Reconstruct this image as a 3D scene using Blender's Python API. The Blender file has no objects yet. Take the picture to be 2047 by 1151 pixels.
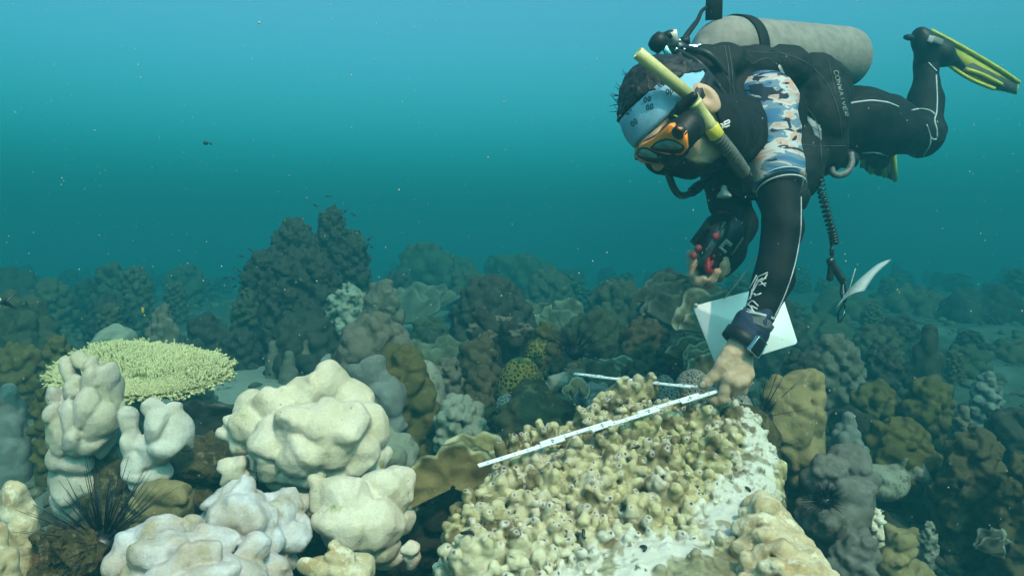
import bpy, math, random
import numpy as np
from mathutils import Vector, Matrix
from mathutils.bvhtree import BVHTree
SC = bpy.context.scene
COL = SC.collection
R = math.radians

# ------------------------------------------------------------------ camera, sky, sun, exposure
FPX = 1462.0                       # focal length in photograph pixels (2047 wide)
PITCH = R(-2.9)
cam_d = bpy.data.cameras.new('camera')
cam_d.sensor_width = 36.0
cam_d.lens = 36.0 * FPX / 2047.0
cam_d.clip_start = 0.02
cam_d.clip_end = 500
cam = bpy.data.objects.new('camera', cam_d)
COL.objects.link(cam)
cam.rotation_euler = (R(90) + PITCH, 0, 0)
SC.camera = cam

SUN_AZ, SUN_EL = R(155), R(48)     # azimuth clockwise from +Y (the view direction): behind and to the right
world = bpy.data.worlds.new('World')
SC.world = world
world.use_nodes = True
wn = world.node_tree.nodes
sky = wn.new('ShaderNodeTexSky')
sky.sky_type = 'NISHITA'
sky.sun_disc = False
sky.sun_elevation = SUN_EL
sky.sun_rotation = SUN_AZ
sky.air_density = 1.0
sky.dust_density = 6.0
sky.ozone_density = 0.4
world.node_tree.links.new(sky.outputs[0], wn['Background'].inputs[0])
wn['Background'].inputs[1].default_value = 0.15

sun_d = bpy.data.lights.new('sun', 'SUN')
sun_d.energy = 3.7
sun_d.angle = R(0.6)
sun_d.color = (1.0, 0.33, 0.26)
sun = bpy.data.objects.new('sun', sun_d)
COL.objects.link(sun)
sdir = Vector((math.sin(SUN_AZ) * math.cos(SUN_EL), math.cos(SUN_AZ) * math.cos(SUN_EL), math.sin(SUN_EL)))
sun.rotation_euler = (-sdir).to_track_quat('-Z', 'Y').to_euler()

SC.view_settings.view_transform = 'Standard'
SC.view_settings.look = 'None'
SC.view_settings.exposure = 1.24
SC.view_settings.gamma = 1.0
SC.render.engine = 'CYCLES'
SC.cycles.use_denoising = True
SC.cycles.max_bounces = 6
SC.cycles.diffuse_bounces = 1
SC.cycles.glossy_bounces = 2
SC.cycles.transmission_bounces = 4
SC.cycles.transparent_max_bounces = 8
SC.cycles.volume_bounces = 0
SC.cycles.caustics_reflective = False
SC.cycles.caustics_refractive = False
SC.cycles.sample_clamp_indirect = 4.0

# ------------------------------------------------------------------ helpers
CP, SP_ = math.cos(PITCH), math.sin(PITCH)
def U(px, py, d):
    """photograph pixel at depth d metres in front of the lens -> point in the place"""
    x = (px - 1023.5) / FPX * d
    z = -(py - 575.5) / FPX * d
    return np.array([x, d * CP - z * SP_, d * SP_ + z * CP])

def pix(P):
    P = np.atleast_2d(P)
    d = P[:, 1] * CP + P[:, 2] * SP_
    z = -P[:, 1] * SP_ + P[:, 2] * CP
    return np.stack([1023.5 + P[:, 0] / d * FPX, 575.5 - z / d * FPX], 1)

def hash3(ix, iy, iz, seed):
    h = (ix * 374761393 + iy * 668265263 + iz * 2147483647 + seed * 974634777) & 0xffffffff
    h = ((h ^ (h >> 13)) * 1274126177) & 0xffffffff
    h = ((h ^ (h >> 16)) * 2246822519) & 0xffffffff
    return ((h ^ (h >> 15)) & 0xffffff) / float(0xffffff)

def vnoise(P, seed=0):
    """value noise in -1..1"""
    P = np.asarray(P, float)
    I = np.floor(P).astype(np.int64)
    f = P - I
    f = f * f * f * (f * (f * 6 - 15) + 10)
    out = 0
    for dx in (0, 1):
        wx = f[:, 0] if dx else 1 - f[:, 0]
        for dy in (0, 1):
            wy = f[:, 1] if dy else 1 - f[:, 1]
            for dz in (0, 1):
                wz = f[:, 2] if dz else 1 - f[:, 2]
                out = out + wx * wy * wz * hash3(I[:, 0] + dx, I[:, 1] + dy, I[:, 2] + dz, seed)
    return out * 2 - 1

def fbm(P, octaves=3, seed=0, gain=0.5):
    P = np.asarray(P, float)
    a, s, out = 1.0, 1.0, 0
    for o in range(octaves):
        out = out + a * vnoise(P * s + 17.3 * o, seed + o)
        a *= gain
        s *= 2.03
    return out

def sstep(a, b, x):
    t = np.clip((x - a) / (b - a), 0, 1)
    return t * t * (3 - 2 * t)

def unit(v):
    v = np.asarray(v, float)
    return v / np.linalg.norm(v)

class Field:
    """signed distance grid made of smoothly joined shapes; mesh() extracts its surface"""
    def __init__(s, lo, hi, h):
        s.lo = np.asarray(lo, float)
        s.h = h
        n = np.ceil((np.asarray(hi, float) - s.lo) / h).astype(int) + 1
        s.n = n
        s.f = np.full(tuple(n), 9.0, np.float32)
        s.w = None; s.wa = 0.0
    def set_warp(s, amp, wl, seed):
        """bend the space the next shapes are laid in, so that no lobe stays a clean ellipsoid"""
        rg_ = np.random.RandomState(seed)
        ax = [(s.lo[i] + s.h * np.arange(s.n[i])).astype(np.float32) for i in range(3)]
        X, Y, Z = np.meshgrid(*ax, indexing='ij', sparse=True)
        s.w = []
        for c in range(3):
            w = 0
            for k in range(5):
                d = rg_.normal(size=3); d = d / np.linalg.norm(d) * 2 * np.pi / (wl * rg_.uniform(.6, 1.5))
                w = w + np.sin(d[0] * X + d[1] * Y + d[2] * Z + rg_.uniform(0, 6.28)).astype(np.float32)
            s.w.append(w * np.float32(amp * .45))
        s.wa = amp
        return s
    def blk(s, lo, hi):
        a = np.clip(np.floor((np.asarray(lo) - s.lo) / s.h).astype(int), 0, s.n)
        b = np.clip(np.ceil((np.asarray(hi) - s.lo) / s.h).astype(int) + 1, 0, s.n)
        if np.any(b <= a): return None
        sl = tuple(slice(i, j) for i, j in zip(a, b))
        ax = [(s.lo[i] + s.h * np.arange(a[i], b[i])).astype(np.float32) for i in range(3)]
        X, Y, Z = np.meshgrid(*ax, indexing='ij', sparse=True)
        return sl, X, Y, Z
    def put(s, sl, d, k, cut=False):
        g = s.f[sl]
        if cut:
            d = -d
            if k > 0:
                e = np.maximum(k - np.abs(g - d), 0) / k
                s.f[sl] = np.maximum(g, d) + e * e * k * 0.25
            else: s.f[sl] = np.maximum(g, d)
        elif k > 0:
            e = np.maximum(k - np.abs(g - d), 0) / k
            s.f[sl] = np.minimum(g, d) - e * e * k * 0.25
        else:
            s.f[sl] = np.minimum(g, d)
    def ell(s, c, r, k=0.01, rot=None, cut=False):
        c = np.asarray(c, float)
        r = np.asarray((r, r, r) if np.isscalar(r) else r, float)
        m = (r.max() if rot is not None else r) + k + 3 * s.h + s.wa
        B = s.blk(c - m, c + m)
        if B is None: return s
        sl, X, Y, Z = B
        x, y, z = X - c[0], Y - c[1], Z - c[2]
        if s.w is not None: x, y, z = x + s.w[0][sl], y + s.w[1][sl], z + s.w[2][sl]
        if rot is not None:
            Q = np.asarray(rot).T
            x, y, z = (Q[i, 0] * x + Q[i, 1] * y + Q[i, 2] * z for i in range(3))
        k0 = np.sqrt((x / r[0]) ** 2 + (y / r[1]) ** 2 + (z / r[2]) ** 2) + 1e-6
        k1 = np.sqrt((x / r[0] ** 2) ** 2 + (y / r[1] ** 2) ** 2 + (z / r[2] ** 2) ** 2) + 1e-6
        s.put(sl, k0 * (k0 - 1) / k1, k, cut)
        return s
    def cone(s, a, b, ra, rb, k=0.01, cut=False):
        a, b = np.asarray(a, float), np.asarray(b, float)
        m = max(ra, rb) + k + 3 * s.h
        B = s.blk(np.minimum(a, b) - m, np.maximum(a, b) + m)
        if B is None: return s
        sl, X, Y, Z = B
        ab = b - a
        L = float(ab @ ab) + 1e-12
        t = np.clip(((X - a[0]) * ab[0] + (Y - a[1]) * ab[1] + (Z - a[2]) * ab[2]) / L, 0, 1)
        d = np.sqrt((X - a[0] - t * ab[0]) ** 2 + (Y - a[1] - t * ab[1]) ** 2 + (Z - a[2] - t * ab[2]) ** 2)
        s.put(sl, d - (ra + (rb - ra) * t), k, cut)
        return s
    def chain(s, pts, rad, k=0.01):
        for i in range(len(pts) - 1):
            s.cone(pts[i], pts[i + 1], rad[i], rad[i + 1], k)
        return s
    def box(s, c, half, rot, rnd=0.005, k=0.005, cut=False):
        c = np.asarray(c, float); half = np.asarray(half, float)
        m = np.linalg.norm(half) + k + 3 * s.h
        B = s.blk(c - m, c + m)
        if B is None: return s
        sl, X, Y, Z = B
        Q = np.asarray(rot).T
        q = [np.abs(Q[i, 0] * (X - c[0]) + Q[i, 1] * (Y - c[1]) + Q[i, 2] * (Z - c[2])) - (half[i] - rnd) for i in range(3)]
        d = np.sqrt(sum(np.maximum(v, 0) ** 2 for v in q)) + np.minimum(np.maximum(np.maximum(q[0], q[1]), q[2]), 0) - rnd
        s.put(sl, d, k, cut)
        return s
    def plane_cut(s, p, n):
        """remove everything on the side of the plane that n points to"""
        p, n = np.asarray(p, float), unit(n)
        ax = [(s.lo[i] + s.h * np.arange(s.n[i])).astype(np.float32) for i in range(3)]
        X, Y, Z = np.meshgrid(*ax, indexing='ij', sparse=True)
        s.f = np.maximum(s.f, (X - p[0]) * n[0] + (Y - p[1]) * n[1] + (Z - p[2]) * n[2])
        return s
    def rough(s, amp, scale, seed=0, oct=2):
        """eat the surface with noise, near the surface only"""
        near = np.abs(s.f) < (amp * 2 + 2 * s.h)
        I = np.argwhere(near)
        P = (s.lo + I * s.h) * scale
        s.f[near] += (fbm(P, oct, seed) * amp).astype(np.float32)
        return s
    def ridged(s, amp, scale, seed=0):
        """raise narrow wandering ridges out of the surface"""
        I = np.argwhere(np.abs(s.f) < amp * 2 + 2 * s.h)
        P = (s.lo + I * s.h) * scale
        n = 1 - np.abs(fbm(P, 2, seed)) * 1.6
        s.f[tuple(I.T)] -= (np.clip(n, -1, 1) * amp).astype(np.float32)
        return s
    def mesh(s):
        F = s.f
        F[0] = F[-1] = 1; F[:, 0] = F[:, -1] = 1; F[:, :, 0] = F[:, :, -1] = 1
        S = F < 0
        c8 = [(i, j, k) for i in (0, 1) for j in (0, 1) for k in (0, 1)]
        n = s.n - 1
        def sub(A, o): return A[o[0]:o[0] + n[0], o[1]:o[1] + n[1], o[2]:o[2] + n[2]]
        cnt = np.zeros(tuple(n), np.uint8)
        for o in c8: cnt += sub(S, o)
        act = (cnt > 0) & (cnt < 8)
        ids = np.full(tuple(n), -1, np.int32)
        I = np.argwhere(act)
        ids[act] = np.arange(len(I))
        V8 = {o: F[I[:, 0] + o[0], I[:, 1] + o[1], I[:, 2] + o[2]] for o in c8}
        P = np.zeros((len(I), 3)); W = np.zeros(len(I))
        for a in c8:
            for ax in range(3):
                if a[ax]: continue
                b = list(a); b[ax] = 1; b = tuple(b)
                va, vb = V8[a], V8[b]
                m = (va < 0) != (vb < 0)
                t = va[m] / (va[m] - vb[m])
                q = np.tile(np.array(a, float), (m.sum(), 1)); q[:, ax] += t
                P[m] += q; W[m] += 1
        P = s.lo + s.h * (I + P / W[:, None])
        Q = []
        for ax in range(3):
            u, v = (ax + 1) % 3, (ax + 2) % 3
            A = np.moveaxis(S, (ax, u, v), (0, 1, 2))
            D = np.moveaxis(ids, (ax, u, v), (0, 1, 2))
            E = (A[:-1] != A[1:])[:, 1:-1, 1:-1]
            J = np.argwhere(E)
            i, j, k = J[:, 0], J[:, 1] + 1, J[:, 2] + 1
            q = np.stack([D[i, j - 1, k - 1], D[i, j, k - 1], D[i, j, k], D[i, j - 1, k]], 1)
            fl = ~A[i, j, k]
            q[fl] = q[fl][:, ::-1]
            Q.append(q)
        return P, np.concatenate(Q)

def vnormals(V, Q):
    n = np.cross(V[Q[:, 2]] - V[Q[:, 0]], V[Q[:, 3 if Q.shape[1] == 4 else 1]] - V[Q[:, 1 if Q.shape[1] == 4 else 0]])
    if Q.shape[1] == 3: n = -n
    N = np.zeros_like(V)
    for i in range(Q.shape[1]): np.add.at(N, Q[:, i], n)
    return N / (np.linalg.norm(N, axis=1, keepdims=True) + 1e-12)

def tag(o, label=None, cat=None, group=None, kind=None):
    if label: o['label'] = label
    if cat: o['category'] = cat
    if group: o['group'] = group
    if kind: o['kind'] = kind
    return o

def link(o, parent=None):
    COL.objects.link(o)
    if parent: o.parent = parent
    return o

def org(o):
    """world position of an object's origin (nothing here is rotated)"""
    p = np.array(o.location)
    while o.parent:
        o = o.parent
        p = p + np.array(o.location)
    return p

def empty(name, loc, label=None, cat=None, group=None):
    o = bpy.data.objects.new(name, None)
    o.empty_display_size = 0.05
    o.location = [float(v) for v in loc]
    link(o)
    return tag(o, label, cat, group)

def mesh_obj(name, V, faces, mat, parent=None, origin=None, smooth=True, col=None, midx=None):
    """V world coordinates; faces an (n,k) array or a list of arrays / lists; origin defaults to the parent's"""
    V = np.asarray(V, float)
    if origin is None:
        origin = org(parent) if parent is not None else np.array([V[:, 0].mean(), V[:, 1].mean(), V[:, 2].min()])
    origin = np.asarray(origin, float)
    me = bpy.data.meshes.new(name)
    if isinstance(faces, np.ndarray): faces = [faces]
    loops, tot = [], []
    for f in faces:
        f = np.asarray(f)
        if f.ndim == 1: f = f[None]
        loops.append(f.ravel()); tot.append(np.full(len(f), f.shape[1]))
    loops = np.concatenate(loops).astype(np.int32); tot = np.concatenate(tot).astype(np.int32)
    me.vertices.add(len(V)); me.vertices.foreach_set('co', (V - origin).astype(np.float32).ravel())
    me.loops.add(len(loops)); me.loops.foreach_set('vertex_index', loops)
    me.polygons.add(len(tot))
    me.polygons.foreach_set('loop_start', np.concatenate([[0], np.cumsum(tot)[:-1]]).astype(np.int32))
    me.polygons.foreach_set('use_smooth', np.full(len(tot), smooth))
    mats = mat if isinstance(mat, (list, tuple)) else [mat]
    for m in mats: me.materials.append(m)
    if midx is not None: me.polygons.foreach_set('material_index', np.asarray(midx, np.int32))
    if col is not None:
        a = me.attributes.new('tint', 'FLOAT_COLOR', 'POINT')
        a.data.foreach_set('color', np.concatenate([col, np.ones((len(col), 1))], 1).astype(np.float32).ravel())
    me.update(); me.validate()
    o = bpy.data.objects.new(name, me)
    link(o, parent)
    po = org(parent) if parent is not None else np.zeros(3)
    o.location = [float(v) for v in origin - po]
    return o

class MB:
    """collects simple shapes (world coordinates) that become ONE mesh object"""
    def __init__(s): s.V, s.F, s.n = [], [], 0
    def add(s, V, F):
        V = np.asarray(V, float)
        s.V.append(V)
        for f in F: s.F.append(np.asarray(f) + s.n)
        s.n += len(V)
        return s
    def tube(s, pts, rad, seg=8, caps=True, closed=False):
        pts = np.asarray(pts, float); n = len(pts)
        rad = np.full(n, rad) if np.isscalar(rad) else np.asarray(rad, float)
        T = np.gradient(pts, axis=0) if not closed else np.roll(pts, -1, 0) - np.roll(pts, 1, 0)
        T /= np.linalg.norm(T, axis=1, keepdims=True) + 1e-12
        u = np.cross(T[0], [0.3, 0.5, 0.81]); u /= np.linalg.norm(u)
        V = []
        a = np.linspace(0, 2 * np.pi, seg, endpoint=False)
        for i in range(n):
            u = u - T[i] * (u @ T[i]); u /= np.linalg.norm(u) + 1e-12
            w = np.cross(T[i], u)
            V.append(pts[i] + rad[i] * (np.cos(a)[:, None] * u + np.sin(a)[:, None] * w))
        V = np.concatenate(V)
        q = []
        for i in range(n if closed else n - 1):
            j = (i + 1) % n
            for k in range(seg):
                l = (k + 1) % seg
                q.append([i * seg + k, i * seg + l, j * seg + l, j * seg + k])
        F = [np.array(q)]
        if caps and not closed:
            F += [np.arange(seg)[::-1], np.arange(seg) + (n - 1) * seg]
        return s.add(V, F)
    def lathe(s, a, axis, prof, seg=32):
        """profile [(distance along axis, radius)] turned round the line from a"""
        a = np.asarray(a, float); t = unit(axis)
        u = unit(np.cross(t, [0.31, 0.52, 0.8])); w = np.cross(t, u)
        an = np.linspace(0, 2 * np.pi, seg, endpoint=False)
        V = np.concatenate([a + t * z + r * (np.cos(an)[:, None] * u + np.sin(an)[:, None] * w) for z, r in prof])
        q = [[i * seg + k, i * seg + (k + 1) % seg, (i + 1) * seg + (k + 1) % seg, (i + 1) * seg + k] for i in range(len(prof) - 1) for k in range(seg)]
        return s.add(V, [np.array(q), np.arange(seg)[::-1], np.arange(seg) + (len(prof) - 1) * seg])
    def box(s, c, half, rot=np.eye(3), bev=0.0):
        rot = np.asarray(rot)
        h = np.asarray(half, float)
        if bev <= 0:
            C = np.array([[i, j, k] for i in (-1, 1) for j in (-1, 1) for k in (-1, 1)], float) * h
            F = np.array([[0, 1, 3, 2], [4, 6, 7, 5], [0, 4, 5, 1], [2, 3, 7, 6], [0, 2, 6, 4], [1, 5, 7, 3]])
            return s.add(np.asarray(c) + C @ rot.T, [F])
        bm = __import__('bmesh').new()
        import bmesh
        bmesh.ops.create_cube(bm, size=2.0)
        for v in bm.verts: v.co = Vector([v.co[i] * h[i] for i in range(3)])
        bmesh.ops.bevel(bm, geom=bm.edges[:], offset=bev, segments=2, affect='EDGES', profile=0.5)
        bm.verts.index_update()
        V = np.array([v.co[:] for v in bm.verts])
        F = [np.array([v.index for v in f.verts]) for f in bm.faces]
        bm.free()
        return s.add(np.asarray(c) + V @ rot.T, F)
    def prism(s, P, n):
        """planar outline P (m,3) pushed along vector n"""
        P = np.asarray(P, float); n = np.asarray(n, float); m = len(P)
        V = np.concatenate([P, P + n])
        F = [np.arange(m)[::-1], np.arange(m) + m] + [np.array([i, (i + 1) % m, m + (i + 1) % m, m + i]) for i in range(m)]
        return s.add(V, F)
    def ball(s, c, r, rot=None, seg=12):
        r = np.asarray((r, r, r) if np.isscalar(r) else r, float)
        th = np.linspace(0, np.pi, seg // 2 + 1)[1:-1]; ph = np.linspace(0, 2 * np.pi, seg, endpoint=False)
        V = [[0, 0, 1]] + [[np.sin(t) * np.cos(p), np.sin(t) * np.sin(p), np.cos(t)] for t in th for p in ph] + [[0, 0, -1]]
        V = np.array(V) * r
        if rot is not None: V = V @ np.asarray(rot).T
        m = len(th)
        tri = [[0, 1 + k, 1 + (k + 1) % seg] for k in range(seg)] + [[1 + m * seg, 1 + (m - 1) * seg + (k + 1) % seg, 1 + (m - 1) * seg + k] for k in range(seg)]
        q = [[1 + i * seg + k, 1 + (i + 1) * seg + k, 1 + (i + 1) * seg + (k + 1) % seg, 1 + i * seg + (k + 1) % seg] for i in range(m - 1) for k in range(seg)]
        return s.add(np.asarray(c) + V, [np.array(tri)] + ([np.array(q)] if q else []))
    def build(s, name, mat, parent=None, origin=None, smooth=True, col=None):
        g = {}
        for f in s.F:
            f = f if f.ndim == 2 else f[None]
            g.setdefault(f.shape[1], []).append(f)
        return mesh_obj(name, np.concatenate(s.V), [np.concatenate(v) for v in g.values()], mat, parent, origin, smooth, col)

def bez(pts, n=24):
    """smooth curve through points (Catmull-Rom)"""
    P = np.asarray(pts, float)
    P = np.concatenate([[2 * P[0] - P[1]], P, [2 * P[-1] - P[-2]]])
    out = []
    m = len(P) - 3
    for t in np.linspace(0, m - 1e-6, n):
        i = int(t); f = t - i
        a, b, c, d = P[i:i + 4]
        out.append(0.5 * (2 * b + (c - a) * f + (2 * a - 5 * b + 4 * c - d) * f ** 2 + (3 * b - a - 3 * c + d) * f ** 3))
    return np.array(out)

# ------------------------------------------------------------------ materials
def new_mat(name):
    m = bpy.data.materials.new(name)
    m.use_nodes = True
    nt = m.node_tree
    return m, nt.nodes, nt.links, nt.nodes['Principled BSDF']

def plain(name, col, rough=0.6, spec=0.4, metal=0.0, var=0.15, scale=60, bump=0.0, bscale=200):
    """one colour with a little grime and grain"""
    m, N, L, B = new_mat(name)
    tc = N.new('ShaderNodeTexCoord')
    nz = N.new('ShaderNodeTexNoise'); nz.inputs['Scale'].default_value = scale; nz.inputs['Detail'].default_value = 5
    L.new(tc.outputs['Object'], nz.inputs['Vector'])
    rp = N.new('ShaderNodeValToRGB')
    rp.color_ramp.elements[0].position = 0.3; rp.color_ramp.elements[1].position = 0.7
    rp.color_ramp.elements[0].color = [c * (1 - var) for c in col] + [1]
    rp.color_ramp.elements[1].color = [min(1, c * (1 + var)) for c in col] + [1]
    L.new(nz.outputs[0], rp.inputs[0]); L.new(rp.outputs[0], B.inputs['Base Color'])
    B.inputs['Roughness'].default_value = rough
    B.inputs['Specular IOR Level'].default_value = spec
    B.inputs['Metallic'].default_value = metal
    if bump:
        n2 = N.new('ShaderNodeTexNoise'); n2.inputs['Scale'].default_value = bscale; n2.inputs['Detail'].default_value = 4
        L.new(tc.outputs['Object'], n2.inputs['Vector'])
        bp = N.new('ShaderNodeBump'); bp.inputs['Strength'].default_value = bump; bp.inputs['Distance'].default_value = 0.002
        L.new(n2.outputs[0], bp.inputs['Height']); L.new(bp.outputs[0], B.inputs['Normal'])
    return m

def coral_mat(name, c1, c2, c3=None, s1=14, s3=22, t3=0.62, fine=0.5, fscale=420, dist=0.0015, speck=0.25, tint=False, pits=0.0):
    """living coral or rock: two pigments in soft patches, a third in smaller ragged blotches, polyp grain"""
    m, N, L, B = new_mat(name)
    tc = N.new('ShaderNodeTexCoord')
    def noise(scale, det=4, ro=0.55):
        n = N.new('ShaderNodeTexNoise'); n.inputs['Scale'].default_value = scale; n.inputs['Detail'].default_value = det; n.inputs['Roughness'].default_value = ro
        L.new(tc.outputs['Object'], n.inputs['Vector']); return n.outputs[0]
    def ramp(src, a, b, ca, cb):
        r = N.new('ShaderNodeValToRGB'); e = r.color_ramp.elements
        e[0].position = a; e[1].position = b; e[0].color = (*ca, 1); e[1].color = (*cb, 1)
        L.new(src, r.inputs[0]); return r.outputs[0]
    def mix(a, b, f, mode='MIX'):
        x = N.new('ShaderNodeMix'); x.data_type = 'RGBA'; x.blend_type = mode
        L.new(a, x.inputs[6])
        if isinstance(b, tuple): x.inputs[7].default_value = (*b, 1)
        else: L.new(b, x.inputs[7])
        if isinstance(f, float): x.inputs[0].default_value = f
        else: L.new(f, x.inputs[0])
        return x.outputs[2]
    if tint:
        at = N.new('ShaderNodeAttribute'); at.attribute_name = 'tint'
        base = at.outputs['Color']
    else:
        base = ramp(noise(s1), 0.38, 0.62, c1, c2)
    if c3 is not None:
        base = mix(base, c3, ramp(noise(s3, 6, 0.65), t3, t3 + 0.07, (0, 0, 0), (1, 1, 1)))
    if speck:
        base = mix(base, ramp(noise(fscale * 0.5, 3, 0.7), 0.3, 0.7, (0.35, 0.35, 0.33), (1, 1, 1)), float(speck), 'MULTIPLY')
    if pits:
        vo = N.new('ShaderNodeTexVoronoi'); vo.inputs['Scale'].default_value = pits
        L.new(tc.outputs['Object'], vo.inputs['Vector'])
        mu = N.new('ShaderNodeMath'); mu.operation = 'MULTIPLY'
        L.new(ramp(vo.outputs['Distance'], 0.045, 0.085, (1, 1, 1), (0, 0, 0)), mu.inputs[0])
        L.new(ramp(noise(pits * 0.35, 2), 0.52, 0.60, (0, 0, 0), (1, 1, 1)), mu.inputs[1])
        base = mix(base, (0.07, 0.055, 0.03), mu.outputs[0])
    L.new(base, B.inputs['Base Color'])
    B.inputs['Roughness'].default_value = 0.75
    B.inputs['Specular IOR Level'].default_value = 0.15
    if fine:
        bp = N.new('ShaderNodeBump'); bp.inputs['Strength'].default_value = fine; bp.inputs['Distance'].default_value = dist
        L.new(noise(fscale, 3, 0.6), bp.inputs['Height'])
        b2 = N.new('ShaderNodeBump'); b2.inputs['Strength'].default_value = 0.5; b2.inputs['Distance'].default_value = dist * 4
        L.new(noise(fscale * 0.16, 4, 0.55), b2.inputs['Height']); L.new(b2.outputs[0], bp.inputs['Normal'])
        L.new(bp.outputs[0], B.inputs['Normal'])
    return m

# ------------------------------------------------------------------ water and sea floor
def make_water():
    m = bpy.data.materials.new('sea_water')
    m.use_nodes = True
    N, L = m.node_tree.nodes, m.node_tree.links
    N.remove(N['Principled BSDF'])
    v = N.new('ShaderNodeVolumePrincipled')
    v.inputs['Color'].default_value = (*WATER_C, 1)
    v.inputs['Absorption Color'].default_value = (*WATER_A, 1)
    v.inputs['Density'].default_value = WATER_D
    v.inputs['Anisotropy'].default_value = 0.0
    L.new(v.outputs[0], N['Material Output'].inputs['Volume'])
    b = MB().box((0, 20, (WATER_TOP - 4.0) / 2), (46, 46, (WATER_TOP + 4.0) / 2))
    o = b.build('haze', m, smooth=False)
    tag(o, 'teal sea water hazing the whole reef', 'water', kind='stuff')
WATER_C = (0.014, 0.112, 0.136)
WATER_A = (0.0, 0.405, 0.405)
WATER_D = 0.34
WATER_TOP = 1.95
make_water()

def floor_z(x, y):
    """height of the sea floor"""
    x, y = np.asarray(x, float), np.asarray(y, float)
    z = -0.86 + 0.34 * sstep(1.0, 2.4, y) + 0.05 * sstep(2.5, 6, y) - 0.02 * np.maximum(y - 8, 0) ** 0.7
    z = z - 0.16 * sstep(0.5, 1.3, x) * (1 - sstep(3, 5, y))
    P = np.stack([x.ravel(), y.ravel(), np.zeros(x.size)], 1)
    n = (fbm(P * 1.1, 3, 5) * 0.05 + fbm(P * 6, 3, 9) * 0.014).reshape(x.shape)
    sandy = np.exp(-((x + 0.95) / 0.55) ** 2 - ((y - 3.2) / 1.4) ** 2)
    return z + n * (1 - 0.75 * sandy)

def make_floor():
    a = np.concatenate([np.linspace(-1.0, 1.0, 150)])
    s = np.sign(a) * (np.abs(a) ** 2.2) * 45
    yy = np.concatenate([np.linspace(-25, 0.3, 14)[:-1], np.linspace(0.3, 6, 170)[:-1], 6 + 56 * np.linspace(0, 1, 70) ** 2])
    xx = np.unique(np.concatenate([s, np.linspace(-3, 3, 190)]))
    X, Y = np.meshgrid(xx, yy, indexing='ij')
    Z = floor_z(X, Y)
    V = np.stack([X.ravel(), Y.ravel(), Z.ravel()], 1)
    nx, ny = X.shape
    i, j = np.meshgrid(np.arange(nx - 1), np.arange(ny - 1), indexing='ij')
    q = np.stack([i * ny + j, (i + 1) * ny + j, (i + 1) * ny + j + 1, i * ny + j + 1], -1).reshape(-1, 4)
    sand = np.exp(-((V[:, 0] + 0.95) / 0.6) ** 2 - ((V[:, 1] - 3.4) / 2.2) ** 2)
    f = np.clip(sand * 1.6 + 0.5 * fbm(V * 3, 3, 2) - 0.2, 0, 1)[:, None]
    c = np.array([0.07, 0.075, 0.055]) * (1 - f) + np.array([0.27, 0.27, 0.22]) * f
    o = mesh_obj('seabed', V, q, coral_mat('seabed_sand_and_rubble', None, None, (0.03, 0.035, 0.025), s3=9, t3=0.6, fscale=260, dist=0.004, speck=0.5, tint=True), origin=(0, 0, 0), col=c)
    tag(o, 'sandy sea floor with dark rubble between the corals', 'sea floor', kind='structure')
make_floor()
# ------------------------------------------------------------------ corals
MATS = {}
def cm(name, *a, **k):
    if name not in MATS: MATS[name] = coral_mat(name, *a, **k)
    return MATS[name]
cm('bleached_coral', (0.76, 0.63, 0.50), (0.65, 0.52, 0.37), (0.40, 0.36, 0.16), s1=9, s3=13, t3=0.60, fine=0.7, speck=0.28, pits=48)
cm('bleached_coral_blue', (0.66, 0.60, 0.62), (0.50, 0.39, 0.31), (0.45, 0.36, 0.24), s1=16, s3=20, t3=0.56, fine=0.7, speck=0.28, pits=48)
cm('pinkish_coral', (0.62, 0.50, 0.43), (0.52, 0.43, 0.30), (0.30, 0.24, 0.13), s1=10, s3=16, t3=0.62, fine=0.7, speck=0.28, pits=48)
cm('pale_coral', (0.68, 0.60, 0.54), (0.56, 0.47, 0.38), (0.30, 0.25, 0.14), s1=12, s3=14, t3=0.64, fine=0.7, speck=0.28, pits=48)
cm('beige_ridged_coral', (0.66, 0.54, 0.36), (0.45, 0.30, 0.15), (0.72, 0.62, 0.46), s1=22, s3=26, t3=0.52, fine=0.7, speck=0.28, pits=48)
cm('tan_coral', (0.289, 0.212, 0.102), (0.212, 0.162, 0.076), (0.357, 0.281, 0.153), s1=13, s3=24, t3=0.6, fine=0.6, speck=0.25)
cm('olive_coral', (0.115, 0.086, 0.026), (0.081, 0.066, 0.020), (0.138, 0.115, 0.046), s1=15, s3=24, t3=0.6, fine=0.6, speck=0.3)
cm('grey_coral', (0.149, 0.129, 0.099), (0.109, 0.094, 0.065), (0.178, 0.164, 0.129), s1=15, s3=24, t3=0.6, fine=0.6, speck=0.3)
cm('pale_green_coral', (0.265, 0.265, 0.207), (0.196, 0.207, 0.150), (0.115, 0.110, 0.058), s1=12, s3=20, t3=0.64, fine=0.5, speck=0.25)
cm('blue_grey_coral', (0.198, 0.205, 0.185), (0.149, 0.150, 0.132), (0.099, 0.090, 0.070), s1=12, s3=20, t3=0.64, fine=0.5, speck=0.25)
cm('brown_coral', (0.095, 0.071, 0.035), (0.067, 0.051, 0.025), (0.128, 0.102, 0.058), s1=14, s3=26, t3=0.6, fine=0.7, speck=0.35)
cm('dark_reef_coral', (0.051, 0.045, 0.030), (0.033, 0.030, 0.021), (0.078, 0.072, 0.051), s1=9, s3=18, t3=0.6, fine=0.7, dist=0.004, fscale=200, speck=0.4)
cm('dark_green_coral', (0.070, 0.070, 0.035), (0.049, 0.052, 0.028), (0.105, 0.105, 0.056), s1=14, s3=24, t3=0.6, fine=0.7, dist=0.003, speck=0.35)
cm('mottled_skirt_coral', (0.30, 0.28, 0.22), (0.23, 0.215, 0.165), (0.136, 0.128, 0.093), s1=20, s3=60, t3=0.52, fine=0.6, speck=0.4)
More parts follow.
